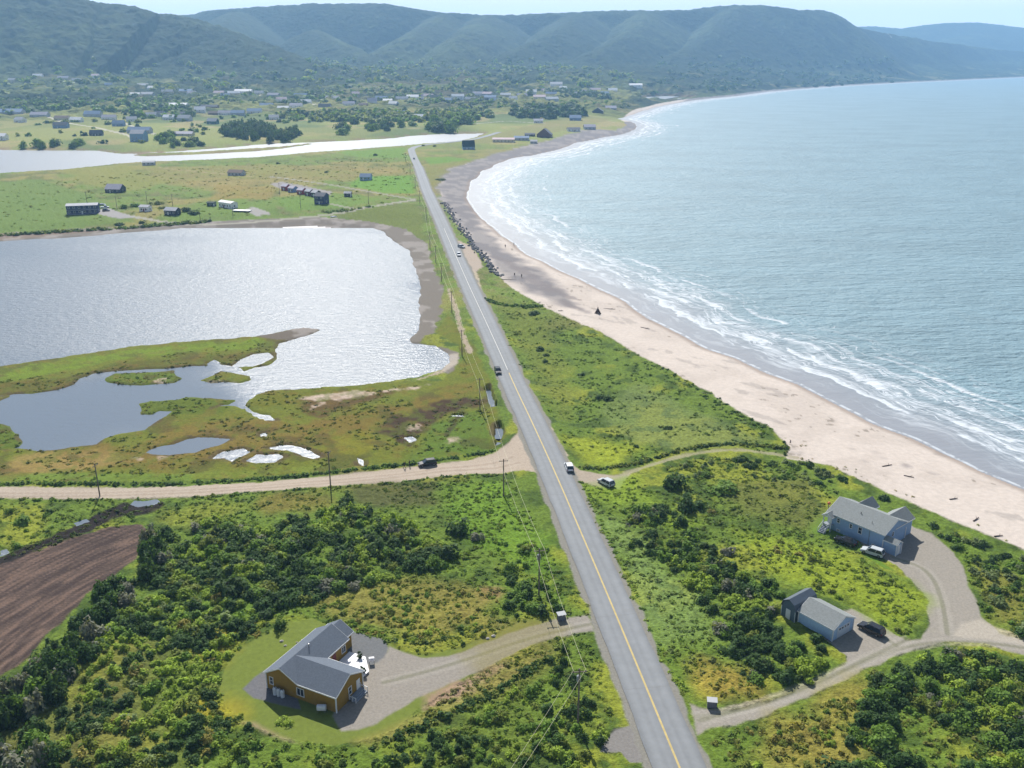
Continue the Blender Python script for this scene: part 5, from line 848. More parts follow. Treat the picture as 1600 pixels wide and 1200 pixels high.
# ---- smaller and farther houses
WALLS = {'white': (235, 236, 236), 'blue': (120, 145, 185), 'navy': (56, 68, 98), 'grey': (176, 180, 186), 'red': (160, 58, 54), 'brown': (104, 74, 60), 'teal': (70, 110, 110), 'cream': (210, 200, 175), 'dark': (62, 66, 74), 'purple': (104, 60, 84), 'green': (50, 70, 66), 'sky': (130, 160, 190)}
ROOFS = {'grey': (182, 184, 190), 'dark': (96, 100, 110), 'white': (240, 240, 242), 'blue': (134, 154, 182), 'green': (40, 62, 58), 'pink': (222, 200, 204), 'brown': (112, 96, 88), 'lilac': (186, 182, 194)}
for k, v in WALLS.items(): mat('wall_' + k, C(*v, .95), rough=.8, var=.08, scale=.7)
for k, v in ROOFS.items(): mat('roof_' + k, C(*v, .85), rough=.85, var=.12, scale=.8)
def farhouse(name, label, cat, p, L_, W_, ev, rise, yaw, wc, rc, wins=3, group=None, dz=0, extra=None, chim=False):
    x, y, z = atg(*p); t = thing(name, label, cat, (x, y, z + dz), R(yaw), group)
    gable('wall', 'roof', t, -L_ / 2, L_ / 2, -W_ / 2, W_ / 2, -2.5, ev, ev + rise, MC['wall_' + wc], MC['roof_' + rc], 'x', over=.4, fascia=False)
    for i in range(wins):
        for fl in range(1 if ev < 4.6 else 2): window(t, (-L_ / 2 + L_ * (i + .5) / wins, -W_ / 2 - .01, 1.6 + fl * 2.8), 0, 1.3, 1.3)
    window(t, (L_ / 2 + .01, 0, 1.6), R(90), 1.2, 1.3)
    if wins: door(t, (-L_ / 2 + L_ / wins * max(1, wins // 2), -W_ / 2 - .01, 0), 0, 'white_trim' if wc != 'white' else 'red_paint')
    if chim: MB().box(-.4, .4, -.4, .4, ev + rise * .5, ev + rise + 1).put('chimney', MC['wall_brown'], t)
    return t
# dark two storey block with balconies
t = farhouse('apartment_building', 'dark navy two-storey building with pale balconies on the green field', 'building', (131, 333), 19, 9, 5.6, .9, 14, 'navy', 'grey', 6)
for k in range(2): MB().box(-9.3, 9.3, -5.6, -4.52, 2.75 * (k + 0) - .12 + .15, 2.75 * k + .15).box(-9.3, 9.3, -5.6, -5.52, 2.75 * k + 1.0, 2.75 * k + 1.08).put('balcony', MC['roof_grey'], t)
FH = [('house', 'cottage with a large grey hipped gable above the navy building', 'house', (181, 300), 12, 9, 2.8, 3.2, -8, 'dark', 'lilac', 3), ('cottage', 'small white cottage between two green bushes', 'cottage', (228, 330), 6.5, 5, 3.2, 1.0, -10, 'white', 'sky' if False else 'grey', 2), ('cottage', 'low dark grey cottage against the bushy dark tree', 'cottage', (270, 335), 8.5, 6, 3, 1.6, -16, 'dark', 'grey', 3),
 ('long_house', 'long white single-storey house with white deck near the lane', 'house', (357, 324), 14, 5.5, 3.6, .9, -38, 'white', 'white', 5), ('shed', 'dark green shed at the left end of the long white house', 'shed', (331, 322), 5, 4, 2.6, .5, -8, 'green', 'green', 1), ('bungalow', 'brown bungalow with white decks in the middle of the field', 'house', (370, 274), 13, 8, 2.8, 2, -12, 'grey', 'brown', 4),
 ('cabin', 'dark red cabin at the far left end of the row of cabins', 'cabin', (447, 297), 5, 5.5, 3.2, 1.4, -28, 'red', 'lilac', 2), ('cabin', 'blue cabin, second from the left in the row of cabins', 'cabin', (458, 300), 5, 5.5, 3.2, 1.4, -28, 'blue', 'lilac', 2), ('cabin', 'maroon cabin in the middle of the row of cabins', 'cabin', (472, 303), 5.2, 5.5, 3.2, 1.4, -28, 'red', 'lilac', 2), ('cabin', 'purple cabin, fourth in the row of cabins', 'cabin', (484, 305), 4.6, 5.5, 3.2, 1.4, -28, 'purple', 'grey', 2), ('cabin', 'dark cabin tucked behind the tall navy house', 'cabin', (494, 307), 4.6, 5.5, 3.2, 1.4, -28, 'dark', 'grey', 2),
 ('house', 'tall navy two-storey house at the right end of the cabin row', 'house', (503, 318), 7.5, 7.5, 5.6, 2, -18, 'navy', 'dark', 2), ('shed', 'dark shed with a white end near the lane fork', 'shed', (544, 307), 5, 3.6, 2.6, 1.0, -6, 'dark', 'grey', 1), ('house', 'pale blue cottage with a grey roof in the bright green field', 'house', (572, 281), 9, 7, 2.8, 2.4, -5, 'sky', 'blue', 3), ('barn', 'grey boathouse on the near bank of the river', 'shed', (233, 258), 11, 6, 2.8, 1.2, 8, 'grey', 'grey', 3),
 ('house', 'dark green-roofed house on the point between road and sea', 'house', (732, 233), 13, 11, 3.4, 6, 8, 'sky', 'green', 3), ('long_house', 'long building with a shiny pinkish white roof beside the curved road', 'building', (787, 222), 26, 9, 3.5, 1.6, -4, 'cream', 'pink', 6), ('house', 'grey-roofed building right of the pinkish white roof', 'building', (815, 219), 18, 9, 3, 2, -5, 'grey', 'blue', 4), ('shed', 'small blue-grey shed near the cliff edge', 'shed', (834, 224), 8, 6, 2.5, 1.5, -6, 'grey', 'grey', 2),
 ('house', 'large dark brown house above the gravel beach', 'house', (851, 214), 13, 18, 3.6, 7, 78, 'brown', 'dark', 3), ('barn', 'low dark barn left of the large brown house', 'barn', (828, 213), 13, 7, 2.6, 1.5, 0, 'dark', 'dark', 3), ('house', 'long dark house with a white front on the cliff field', 'house', (896, 205), 17, 9, 3, 2, 10, 'white', 'dark', 4), ('house', 'grey house nearest the tip of the gravel spit', 'house', (921, 202), 16, 10, 3.5, 3, 6, 'grey', 'lilac', 3),
 ('house', 'dark hip-roofed house among coastal fields, left one of the far pair', 'house', (934, 177), 14, 19, 3.5, 6, 80, 'dark', 'dark', 3), ('house', 'pale grey house, right one of the far coastal pair', 'house', (954, 172), 20, 13, 4, 4, 4, 'grey', 'lilac', 3), ('house', 'blue-grey house beside the dark block of woodland', 'house', (899, 188), 18, 12, 4, 4, -5, 'blue', 'blue', 3), ('house', 'small white house left of the blue-grey one by the woodland', 'house', (841, 192), 14, 9, 3.5, 2.5, 0, 'white', 'grey', 3),
 ('house', 'tall pale blue house with white balconies on the far river bank', 'house', (218, 221), 17, 12, 9.5, 4, -6, 'sky', 'grey', 3), ('barn', 'long pale blue-grey barn behind the tall balcony house', 'barn', (219, 208), 30, 12, 4, 4, -4, 'grey', 'blue', 4), ('house', 'blue cottage at the right edge of the riverside lane', 'house', (186, 197), 16, 10, 4, 4, 5, 'blue', 'blue', 3), ('house', 'grey house with two gables beside the dark hedge', 'house', (237, 184), 16, 11, 4.5, 4, 10, 'grey', 'grey', 3), ('house', 'dark-roofed house right of the grey two-gabled one', 'house', (251, 182), 15, 11, 4.5, 4, -5, 'grey', 'dark', 3),
 ('house', 'low grey bungalow on the green riverside field', 'house', (288, 212), 24, 11, 2.8, 2.5, -3, 'cream', 'lilac', 3), ('house', 'dark-roofed cottage above the grey village house', 'house', (283, 181), 18, 10, 3.5, 3, 0, 'dark', 'dark', 3), ('house', 'grey village house with trees in its front yard', 'house', (289, 189), 20, 12, 4.5, 4.5, -8, 'grey', 'grey', 3), ('house', 'teal house beside a round tree in the village', 'house', (333, 194), 15, 10, 4.5, 4, -10, 'teal', 'grey', 3), ('barn', 'bright white long barn in front of the dark trees', 'barn', (279, 168), 34, 16, 5, 3, -3, 'white', 'white', 3),
 ('house', 'white house with steep roof in the village centre', 'house', (313, 177), 18, 13, 6, 5, 10, 'white', 'white', 3), ('long_house', 'long dark roofed building right of the white barn', 'building', (328, 170), 30, 11, 4, 3, -2, 'brown', 'dark', 4), ('house', 'brown roofed house below the long dark building', 'house', (336, 180), 20, 10, 3.5, 3, -2, 'brown', 'brown', 3), ('house', 'blue roofed house above the spruce grove, left one', 'house', (372, 180), 22, 12, 4, 4, 3, 'grey', 'blue', 3), ('house', 'blue roofed house above the spruce grove, right one', 'house', (398, 177), 24, 12, 4, 4, 3, 'white', 'blue', 3),
 ('barn', 'white roofed barn high in the village, left of the bright field', 'barn', (381, 147), 36, 18, 6, 4, 0, 'white', 'white', 3), ('house', 'small white house at the far upper left clearing', 'house', (212, 152), 20, 14, 5, 4, 0, 'white', 'white', 2), ('house', 'grey house beside the small upper clearing', 'house', (231, 151), 24, 14, 5, 4, 0, 'grey', 'grey', 2), ('house', 'pale roofed house just above the upper clearing', 'house', (224, 137), 24, 14, 5, 4, 0, 'white', 'grey', 2), ('house', 'grey roofed house hidden in trees left of the wide field', 'house', (291, 146), 26, 15, 5, 4, 0, 'cream', 'blue', 2),
 ('house', 'blue-grey house left of the narrow bright lane', 'house', (417, 168), 24, 12, 4, 4, 0, 'grey', 'blue', 3), ('house', 'white bungalow at the start of the long village road', 'house', (443, 172), 20, 10, 4, 3, 0, 'white', 'white', 3), ('house', 'grey two-storey house right of the white bungalow', 'house', (463, 170), 22, 12, 6, 4, 0, 'white', 'lilac', 3), ('house', 'dark house standing on the wide straw field', 'house', (508, 171), 22, 12, 5, 5, -5, 'grey', 'dark', 3), ('house', 'tall white house at the right end of the straw field', 'house', (582, 165), 18, 14, 8, 6, 8, 'white', 'lilac', 3), ('house', 'brown low house left of the tall white house', 'house', (568, 167), 16, 10, 4, 3, 0, 'brown', 'brown', 3),
 ('house', 'pale blue bungalow on the bushy slope above the river', 'house', (622, 179), 24, 10, 3.5, 3, 0, 'white', 'sky' if False else 'blue', 4), ('house', 'white roofed house among the upper village trees', 'house', (645, 156), 24, 14, 6, 4, 0, 'white', 'white', 2), ('house', 'teal roofed house right of the white roofed one', 'house', (680, 157), 22, 15, 6, 5, 0, 'teal', 'teal' if False else 'green', 2), ('house', 'cream house near the end of the bright lane', 'house', (606, 161), 18, 12, 5, 3, 0, 'cream', 'white', 2), ('house', 'grey shed at the edge of the meadow behind the road bend', 'shed', (729, 190), 16, 9, 3.5, 2, 0, 'grey', 'lilac', 2),
 ('house', 'white house in the far village left of the dark wood', 'house', (830, 148), 24, 14, 6, 5, 0, 'white', 'white', 2), ('house', 'cream house in the far village below the white one', 'house', (843, 155), 26, 14, 5, 4, 0, 'cream', 'pink', 2), ('house', 'pale house high in the far village', 'house', (869, 136), 30, 18, 7, 5, 0, 'white', 'grey', 2), ('house', 'bright white house near the far coastal pond', 'house', (957, 145), 22, 14, 6, 5, 0, 'white', 'white', 2), ('house', 'white roofed house beside the far hillside field', 'house', (993, 137), 34, 18, 6, 4, 0, 'white', 'white', 2), ('house', 'blue roofed house left of the coastal fields', 'house', (766, 156), 24, 14, 5, 4, 0, 'grey', 'blue', 2),
 ('barn', 'large grey building at the far left edge of the village', 'building', (16, 180), 44, 18, 5, 5, 0, 'grey', 'blue', 4), ('house', 'long grey house along the far left lane', 'house', (63, 183), 28, 12, 4, 4, -4, 'grey', 'lilac', 3), ('house', 'brown roofed house in the middle of the far left lane', 'house', (98, 188), 22, 11, 4, 3, 0, 'cream', 'brown', 3), ('house', 'dark blue house below the fork of the left lanes', 'house', (96, 200), 19, 11, 4, 4, 5, 'blue', 'dark', 3), ('house', 'grey-blue house with wide roof above the lane fork', 'house', (146, 182), 26, 14, 4, 5, 0, 'grey', 'blue', 3), ('house', 'dark cottage on the sandy riverside ground', 'house', (151, 212), 15, 9, 3, 4, 5, 'dark', 'dark', 2), ('house', 'white house cut by the left edge above the river', 'house', (2, 219), 14, 10, 5, 3, 0, 'white', 'white', 2)]
TINY = [(237, 140), (262, 147), (300, 150), (343, 148), (352, 153), (366, 150), (405, 148), (428, 152), (440, 160), (470, 152), (478, 163), (520, 158), (545, 165), (556, 150), (596, 158), (615, 165), (628, 158), (655, 160), (668, 153), (700, 160), (715, 155), (735, 158), (748, 150), (762, 151), (775, 160), (790, 152), (802, 158), (815, 152), (850, 145), (861, 151), (880, 140), (895, 150), (915, 147), (930, 143), (945, 149), (862, 159), (120, 128), (100, 125), (150, 122), (170, 135), (60, 122), (20, 129)]
for i, p in enumerate(TINY): farhouse('house', 'tiny pale house among the trees at the foot of the far hills', 'house', p, 16 + (i * 7) % 13, 11, 4 + i % 3, 4, (i * 37) % 50 - 25, ('white', 'cream', 'white', 'grey')[i % 4], ('white', 'grey', 'lilac', 'pink', 'blue')[i % 5], 2, 'tiny pale houses below the far hills')
TINY2 = [((32, 191), 'small grey house right of the large building at the left edge'), ((120, 191), 'small house between the two far left lanes'), ((171, 187), 'small white house just left of the blue riverside cottage'), ((206, 190), 'small house behind the blue riverside cottage'), ((265, 187), 'small white house left of the grey village house'), ((352, 180), 'small white house left of the blue roofed pair'), ((428, 187), 'small white house right above the spruce grove'), ((655, 186), 'small white house hidden in the bushy slope')]
for i, (p, nm) in enumerate(TINY2): farhouse('house', nm, 'house', p, 15 + i % 3 * 3, 10, 4, 3.5, i * 13 % 40 - 20, 'white', ('grey', 'white', 'lilac')[i % 3], 3)
for q in FH: farhouse(q[0], q[1], q[2], q[3], *q[4:])
x, y, z = atg(378, 330); t = thing('deck', 'white wooden deck at the right end of the long white house', 'deck', (x, y, z), R(-14)); MB().box(-6, 6, -2.5, 2.5, .5, .75).put('floor', MC['white_trim'], t); m = MB(); [m.box(a, a + .2, b, b + .2, -.5, .5) for a in (-5.8, 0, 5.6) for b in (-2.3, 2.1)]; m.put('post', MC['weathered_wood'], t)
# ---------------------------------------------------------------- cars
mat('tyre', (.02, .02, .02), rough=.85); mat('rim', C(170, 172, 175), rough=.3, metal=.8); mat('lamp_glass', C(235, 238, 240, .8), rough=.15); mat('tail_red', C(150, 16, 20), rough=.2); mat('black_plastic', (.025, .025, .027), rough=.6)
for k, c in {'black': (.012, .013, .018), 'white': C(235, 238, 242, .85), 'silver': C(200, 206, 212, .8), 'navy': (.012, .02, .04), 'grey': C(120, 124, 130)}.items(): mat('paint_' + k, c, rough=.22, spec=.6)
CARM = {}
def car(label, cat, p, yaw, paint, kind='suv', sc_=1.0):
    key = (paint, kind)
    if key not in CARM:
        root = None
        L_, Wd, Hh = (4.7, 1.86, 1.70) if kind == 'suv' else ((4.6, 1.80, 1.45) if kind == 'sedan' else (5.6, 1.95, 1.85)); hw = Wd / 2; fr = L_ / 2; bt = .28; sh = .95 if kind != 'sedan' else .86
        low = [(-fr, bt + .12), (-fr + .1, bt), (fr - .15, bt), (fr, bt + .15), (fr, .68), (fr - .25, .82), (fr - 1.15, sh + .02), (-fr + .12, sh + .04), (-fr, .75)]
        m = MB().prism(low, -hw, hw, 'y'); 
        cab = (-fr + .12, fr - 1.15, -fr + (.42 if kind != 'sedan' else .95), fr - 1.95)   # base back, base front, roof back, roof front
        if kind == 'pickup': cab = (-.55, fr - 1.3, -.35, fr - 2.1)
        z0, z1 = sh, Hh; ti = .18
        def quad(a, b, ya, yb, za, zb): pass
        B = [(cab[0], -hw + .04, z0), (cab[1], -hw + .04, z0), (cab[1], hw - .04, z0), (cab[0], hw - .04, z0)]; T = [(cab[2], -hw + ti, z1 - .07), (cab[3], -hw + ti, z1 - .07), (cab[3], hw - ti, z1 - .07), (cab[2], hw - ti, z1 - .07)]
        body = m.mesh('body', MC['paint_' + paint], bevel=.07)
        rf = MB().add([tuple(v) for v in T] + [(cab[2] + .12, -hw + ti + .1, z1), (cab[3] - .15, -hw + ti + .1, z1), (cab[3] - .15, hw - ti - .1, z1), (cab[2] + .12, hw - ti - .1, z1)], [(0, 1, 5, 4), (1, 2, 6, 5), (2, 3, 7, 6), (3, 0, 4, 7), (4, 5, 6, 7), (0, 3, 2, 1)])
        lp = lambda a, b, t: tuple(a[i] + (b[i] - a[i]) * t for i in range(3))
        for i in range(4):      # pillars
            a, b = Vector(B[i]), Vector(T[i]); rf.tube(a, b, .06, .05, 5)
        mid0, mid1 = [lp(B[0], B[1], .45), lp(B[3], B[2], .45)], [lp(T[0], T[1], .42), lp(T[3], T[2], .42)]
        for a, b in zip(mid0, mid1): rf.tube(a, b, .045, .045, 5)
        CARM[key] = dict(body=body, roof=rf.mesh('roof', MC['paint_' + paint]), fp=(B, T), dim=(L_, Wd, Hh, fr, hw, sh))
        g = lambda q: MB().add(q, [(0, 1, 2, 3)])
        ws = MB().add([B[1], B[2], T[2], T[1], tuple(Vector(B[1]) - Vector((.03, 0, 0))), tuple(Vector(B[2]) - Vector((.03, 0, 0))), tuple(Vector(T[2]) - Vector((.03, 0, 0))), tuple(Vector(T[1]) - Vector((.03, 0, 0)))], [(0, 1, 2, 3), (4, 7, 6, 5), (0, 4, 5, 1), (1, 5, 6, 2), (2, 6, 7, 3), (3, 7, 4, 0)])
        rw = MB().add([B[0], B[3], T[3], T[0], tuple(Vector(B[0]) + Vector((.03, 0, 0))), tuple(Vector(B[3]) + Vector((.03, 0, 0))), tuple(Vector(T[3]) + Vector((.03, 0, 0))), tuple(Vector(T[0]) + Vector((.03, 0, 0)))], [(0, 1, 2, 3), (4, 7, 6, 5), (0, 4, 5, 1), (1, 5, 6, 2), (2, 6, 7, 3), (3, 7, 4, 0)])
        def side(i, j, s): return MB().add([B[i], B[j], T[j], T[i]] + [(v[0], v[1] + s * .03, v[2]) for v in (B[i], B[j], T[j], T[i])], [(0, 1, 2, 3), (4, 7, 6, 5), (0, 4, 5, 1), (1, 5, 6, 2), (2, 6, 7, 3), (3, 7, 4, 0)])
        tw = MB(); tw.tube((0, -.11, 0), (0, .11, 0), .34, .34, 18); rm_ = MB(); rm_.tube((0, -.125, 0), (0, .125, 0), .21, .21, 12)
        CARM[key].update(windscreen=ws.mesh('windscreen', MC['glass']), rear=rw.mesh('rear_window', MC['glass']), sl=side(0, 1, 1).mesh('side_window', MC['glass']), sr=side(3, 2, -1).mesh('side_window', MC['glass']), tyre=tw.mesh('tyre', MC['tyre'], smooth=False), rim=rm_.mesh('rim', MC['rim']),
            hl=MB().box(-.04, .04, -.2, .2, -.08, .08).mesh('headlight', MC['lamp_glass'], bevel=.02), tl=MB().box(-.04, .04, -.12, .12, -.16, .16).mesh('tail_light', MC['tail_red'], bevel=.02), mir=MB().box(-.08, .08, -.1, .1, -.07, .07).mesh('mirror', MC['paint_' + paint], bevel=.03), bum=MB().box(-.06, .06, -hw + .06, hw - .06, -.1, .1).mesh('bumper', MC['black_plastic'], bevel=.03))
    K = CARM[key]; L_, Wd, Hh, fr, hw, sh = K['dim']; x, y, z = atg(*p) if len(p) == 2 else p
    if np.hypot(*(ROAD - np.array([x, y])).T).min() < 3.9: z += .14
    t = thing('car' if kind != 'pickup' else 'pickup_truck', label, cat, (x, y, z + .02), R(yaw)); t.scale = (sc_,) * 3
    put('body', K['body'], t); put('roof', K['roof'], t); put('windscreen', K['windscreen'], t); put('rear_window', K['rear'], t); put('side_window', K['sl'], t); put('side_window', K['sr'], t)
    for sx in (-1, 1):
        for sy in (-1, 1): w = bpy.data.objects.new('wheel', None); link(w); w.parent = t; w.location = (sx * (fr - .85), sy * (hw - .08), .34); put('tyre', K['tyre'], w); put('rim', K['rim'], w)
    for sy in (-1, 1): put('headlight', K['hl'], t, (fr - .03, sy * (hw - .3), .68)); put('tail_light', K['tl'], t, (-fr + .03, sy * (hw - .2), .78)); put('mirror', K['mir'], t, (fr - 1.6, sy * (hw + .08), sh + .08))
    put('bumper', K['bum'], t, (fr - .02, 0, .42)); put('bumper', K['bum'], t, (-fr + .02, 0, .42)); return t
rdir = lambda p, q: math.degrees(math.atan2(at(*q)[1] - at(*p)[1], at(*q)[0] - at(*p)[0]))
car('black SUV parked on the gravel road beside two people', 'car', (668, 727), rdir((780, 700), (560, 728)) + 180 + 180, 'black')
car('black SUV driving down the asphalt road past the pond', 'car', (778, 583), rdir((760, 540), (797, 620)), 'black')
car('white SUV parked on the road shoulder above the parking patch', 'car', (889, 733), rdir((880, 700), (902, 755)) + 180, 'white')
car('silver-white SUV parked on the gravel patch by the sandy path', 'car', (947, 757), rdir((965, 766), (930, 748)), 'silver')
car('white SUV leaving the roadside turnout, the nearer of two', 'car', (717, 400), rdir((712, 390), (722, 412)), 'white'); car('silver car in the roadside turnout, the farther of two', 'car', (721, 387), rdir((712, 382), (728, 390)) + 20, 'silver')
car('tiny dark car on the far stretch of the road below the bend', 'car', (647, 249), rdir((643, 235), (655, 264)), 'navy', 'sedan')
car('black sedan parked below the stairs of the blue-grey house', 'car', (1321, 849), -51 + 8 + 180, 'black', 'sedan'); car('white station wagon parked along the wall of the blue-grey house', 'car', (1363, 866), -51 + 12 + 180, 'silver')
car('black SUV parked beside the white garage door', 'car', (1361, 987), -50 + 180, 'black')
car('white pickup truck parked at the end of the navy building', 'truck', (164, 325), 20, 'white', 'pickup'); car('dark car parked in front of the white pickup truck', 'car', (166, 330), 15, 'navy'); car('white car parked behind the pickup at the navy building', 'car', (160, 321), 15, 'white', 'sedan')
# ---------------------------------------------------------------- utility poles and wires
mat('pole_wood', C(132, 122, 112), rough=.9, var=.2, scale=3, axis=(1, 1, .2)); mat('wire', C(206, 204, 170, .8), rough=.5); mat('transformer_grey', C(170, 178, 186), rough=.4); mat('insulator', C(120, 110, 110), rough=.3)
PM = dict(pole=MB().tube((0, 0, -.5), (0, 0, 1), .16, .10, 10).mesh('pole', MC['pole_wood']), arm=MB().box(-1.1, 1.1, -.06, .06, -.06, .06).mesh('crossarm', MC['pole_wood']), ins=MB().tube((0, 0, .06), (0, 0, .26), .06, .04, 8).tube((0, 0, .12), (0, 0, .17), .09, .09, 8).mesh('insulator', MC['insulator']), tr=MB().tube((0, 0, 0), (0, 0, .95), .30, .30, 14).tube((0, 0, .95), (0, 0, 1.08), .30, .10, 14).mesh('transformer', MC['transformer_grey']))
def upole(p, h, label, yaw, tr=False, arm=True, group='utility poles along the road', w=False):
    x, y, z = atg(*p) if not w else (*p, hz(*p)); t = thing('utility_pole', label, 'utility pole', (x, y, z), yaw, group); t['_'] = 0; del t['_']
    m = bpy.data.meshes.get('polem%.1f' % h)
    m = MB().tube((0, 0, -.4), (0, 0, h), .17, .11, 10).mesh('pole', MC['pole_wood']); put('pole', m, t)
    if arm:
        a = put('crossarm', PM['arm'], t, (0, -.16, h - .45)); [put('insulator', PM['ins'], a, (q, 0, 0)) for q in (-.95, .95)]
    if tr: put('transformer', PM['tr'], t, (0, .48, h - 2.6))
    return (x, y, z, h, yaw)
pts = [((903, 1133), 10.4), ((842, 930), 10.2), ((787, 775), 9.6), ((750, 640), 10), ((722, 556), 9.6), ((706, 488), 9), ((690, 440), 9), ((681, 411), 9), ((672, 388), 9), ((666, 345), 9), ((656, 318), 9), ((649, 295), 9), ((641, 272), 9), ((634, 254), 9)]
names = ['nearest utility pole, with a grey transformer, left of the road at the bottom', 'utility pole with a transformer beside the thicket, second from the bottom', 'utility pole on the corner where the gravel road meets the road', 'utility pole beside the narrow roadside ditch pond', 'utility pole at the rounded end of the pond', 'utility pole at the lower end of the pond gravel', 'lowest of three utility poles on the grey pond shore', 'middle one of three utility poles on the grey pond shore', 'upper one of three utility poles on the grey pond shore', 'utility pole above the pond gravel beside the road', 'utility pole at the junction of lane and road', 'utility pole just above the lane junction', 'utility pole along the bright green field', 'last utility pole before the road bend']
PT = []
for i, ((p, h), nm) in enumerate(zip(pts, names)):
    q = pts[min(i + 1, len(pts) - 1)][0]; r_ = pts[max(i - 1, 0)][0]; a = at(*q); b = at(*r_); yw = math.atan2(a[1] - b[1], a[0] - b[0]) - math.pi / 2
    PT.append(upole(p, h, nm, yw, tr=i < 2))
P0 = upole((-9.5, 78), 10.2, 'utility pole below the frame at the bottom left', R(30), w=True)
def wire(a, b, off, dz, label, r=.022, sag=.9, n=14):
    def end(q): return Vector((q[0] + off * math.cos(q[4]), q[1] + off * math.sin(q[4]), q[2] + q[3] + dz))
    A_, B_ = end(a), end(b); m = MB(); pr = A_
    for k in range(1, n + 1):
        t_ = k / n; c = A_.lerp(B_, t_); c.z -= sag * 4 * t_ * (1 - t_); m.tube(pr, c, r, r, 5); pr = c
    o = m.put('power_line', MC['wire']); tag(o, label, 'wire', 'power lines strung between the roadside poles')
ch = [P0] + PT
for i in range(len(ch) - 1):
    for s_, side in ((-.95, 'left'), (.95, 'right')): wire(ch[i], ch[i + 1], s_, -.2, f'thin pale power line strung between the roadside poles', r=.022 if i < 6 else .03)
for p, h, nm in [((517, 766), 10.3, 'leaning utility pole below the gravel road near the thicket'), ((156, 775), 8.5, 'thin utility pole below the gravel road above the dark ditch')]: upole(p, h, nm, R(80), arm=True, group=None)
for p, nm in [((136, 318), 'field pole behind the navy building'), ((183, 327), 'field pole right of the navy building'), ((230, 318), 'field pole behind the small white cottage'), ((270, 322), 'field pole above the dark grey cottage'), ((313, 345), 'field pole by the lane below the bushy tree'), ((364, 337), 'field pole in front of the long white house'), ((470, 325), 'field pole below the cabin row'), ((437, 304), 'field pole at the left end of the cabin row'), ((576, 319), 'field pole near the lane fork')]: upole(p, 8.5, nm, R(70), group='poles in the fields')
# ---------------------------------------------------------------- bins, driftwood shelter, boulders, boat
mat('grey_boards', C(122, 126, 136), rough=.8, var=.2, scale=5); mat('pale_lid', C(205, 208, 212), rough=.7)
for p, lb, yw in (((877, 968), 'grey wooden refuse box with pale lid beside the brown house driveway', 18), ((1112, 1104), 'grey wooden refuse box with pale lid beside the right hand driveway', -8)):
    x, y, z = atg(*p); t = thing('refuse_box', lb, 'refuse box', (x, y, z), R(yw)); MB().box(-.72, .72, -.5, .5, 0, 1.15).box(-.76, -.68, -.54, -.46, 0, 1.2).box(.68, .76, -.54, -.46, 0, 1.2).put('box', MC['grey_boards'], t); l_ = MB().prism([(-.58, 1.2), (.58, 1.32), (.58, 1.40), (-.58, 1.28)], -.82, .82, 'x').put('lid', MC['pale_lid'], t); MB().box(-.15, .15, -.66, -.58, 1.2, 1.24).put('handle', MC['metal'], l_)
x, y, z = atg(934, 490); t = thing('driftwood_shelter', 'dark pointed driftwood shelter standing alone on the sand', 'shelter', (x, y, z)); mat('driftwood', C(100, 84, 80), rough=.9, var=.3, scale=3); mat('pale_stick', C(190, 178, 165), rough=.9)
for k in range(22):
    a = k * 2.4; r_ = 1.15 + .25 * math.sin(k * 5); MB().tube((r_ * math.cos(a), r_ * math.sin(a), -.1), (-.16 * math.cos(a), -.16 * math.sin(a), 2.5 + .25 * math.sin(k * 3)), .10, .05, 6).put('stick', MC['driftwood'], t)
MB().tube((.1, 0, 2.2), (-.5, .2, 3.9), .05, .02, 6).put('stick', MC['pale_stick'], t)
def rockmesh(seed):
    import bmesh; bm = bmesh.new(); bmesh.ops.create_icosphere(bm, subdivisions=2, radius=1); g = random.Random(seed); off = [Vector((g.uniform(-1, 1), g.uniform(-1, 1), g.uniform(-1, 1))).normalized() for _ in range(7)]
    for v in bm.verts:
        for o_ in off:
            d = v.co.dot(o_)
            if d > .62: v.co -= o_ * (d - .62) * .9
        v.co.z *= .75
    me = bpy.data.meshes.new('boulder'); bm.to_mesh(me); bm.free(); return me
RM = [rockmesh(i) for i in range(4)]; mat('dark_rock', C(142, 142, 146), rough=.9, var=.3, scale=1.5); mat('pale_rock', C(205, 200, 192), rough=.9, var=.15, scale=1.5)
for m in RM[:3]: m.materials.append(MC['dark_rock'])
RM[3].materials.append(MC['pale_rock'])
rk = resample([at(*p, 1.5) for p in [(694, 318), (705, 335), (715, 352), (730, 370), (742, 388), (752, 398), (762, 412), (772, 424), (779, 431)]], 1.9)
for i, p in enumerate(rk):
    for j in range(2 if p[1] > 560 else 3):
        a, b = p + rng.normal(0, 1.3, 2); o = bpy.data.objects.new('boulder', RM[(i + j) % 3]); link(o); s_ = .4 + rng.random() * .5; o.scale = (s_ * 1.2, s_, s_); o.rotation_euler = (0, rng.random(), rng.random() * 6); o.location = (a, b, hz(a, b) + s_ * .3); tag(o, 'dark armour boulder in the rock row between the road and the beach', 'boulder', 'dark armour boulders of the rock row')
for p, s_, lb in (((785, 430), 1.1, 'large pale boulder at the lower end of the rock row'), ((440, 1002), .35, 'white stone on the lawn, the larger of the left two'), ((446, 1009), .28, 'white stone on the lawn, just below its larger neighbour'), ((464, 1004), .2, 'small white stone on the lawn near the roof edge'), ((473, 1000), .25, 'white stone on the lawn closest to the roof ridge'), ((762, 998), .35, 'pale stone on the grass above the driveway, left one'), ((771, 994), .4, 'pale stone on the grass above the driveway, right one')):
    x, y, z = atg(*p); o = bpy.data.objects.new('boulder', RM[3]); link(o); o.scale = (s_ * 1.3, s_, s_); o.location = (x, y, z + s_ * .2); tag(o, lb, 'boulder')
x, y, z = atg(521, 339); t = thing('rowing_boat', 'white upturned rowing boat on the pond shore', 'boat', (x, y, z + .1), R(30)); V = []; hull = []
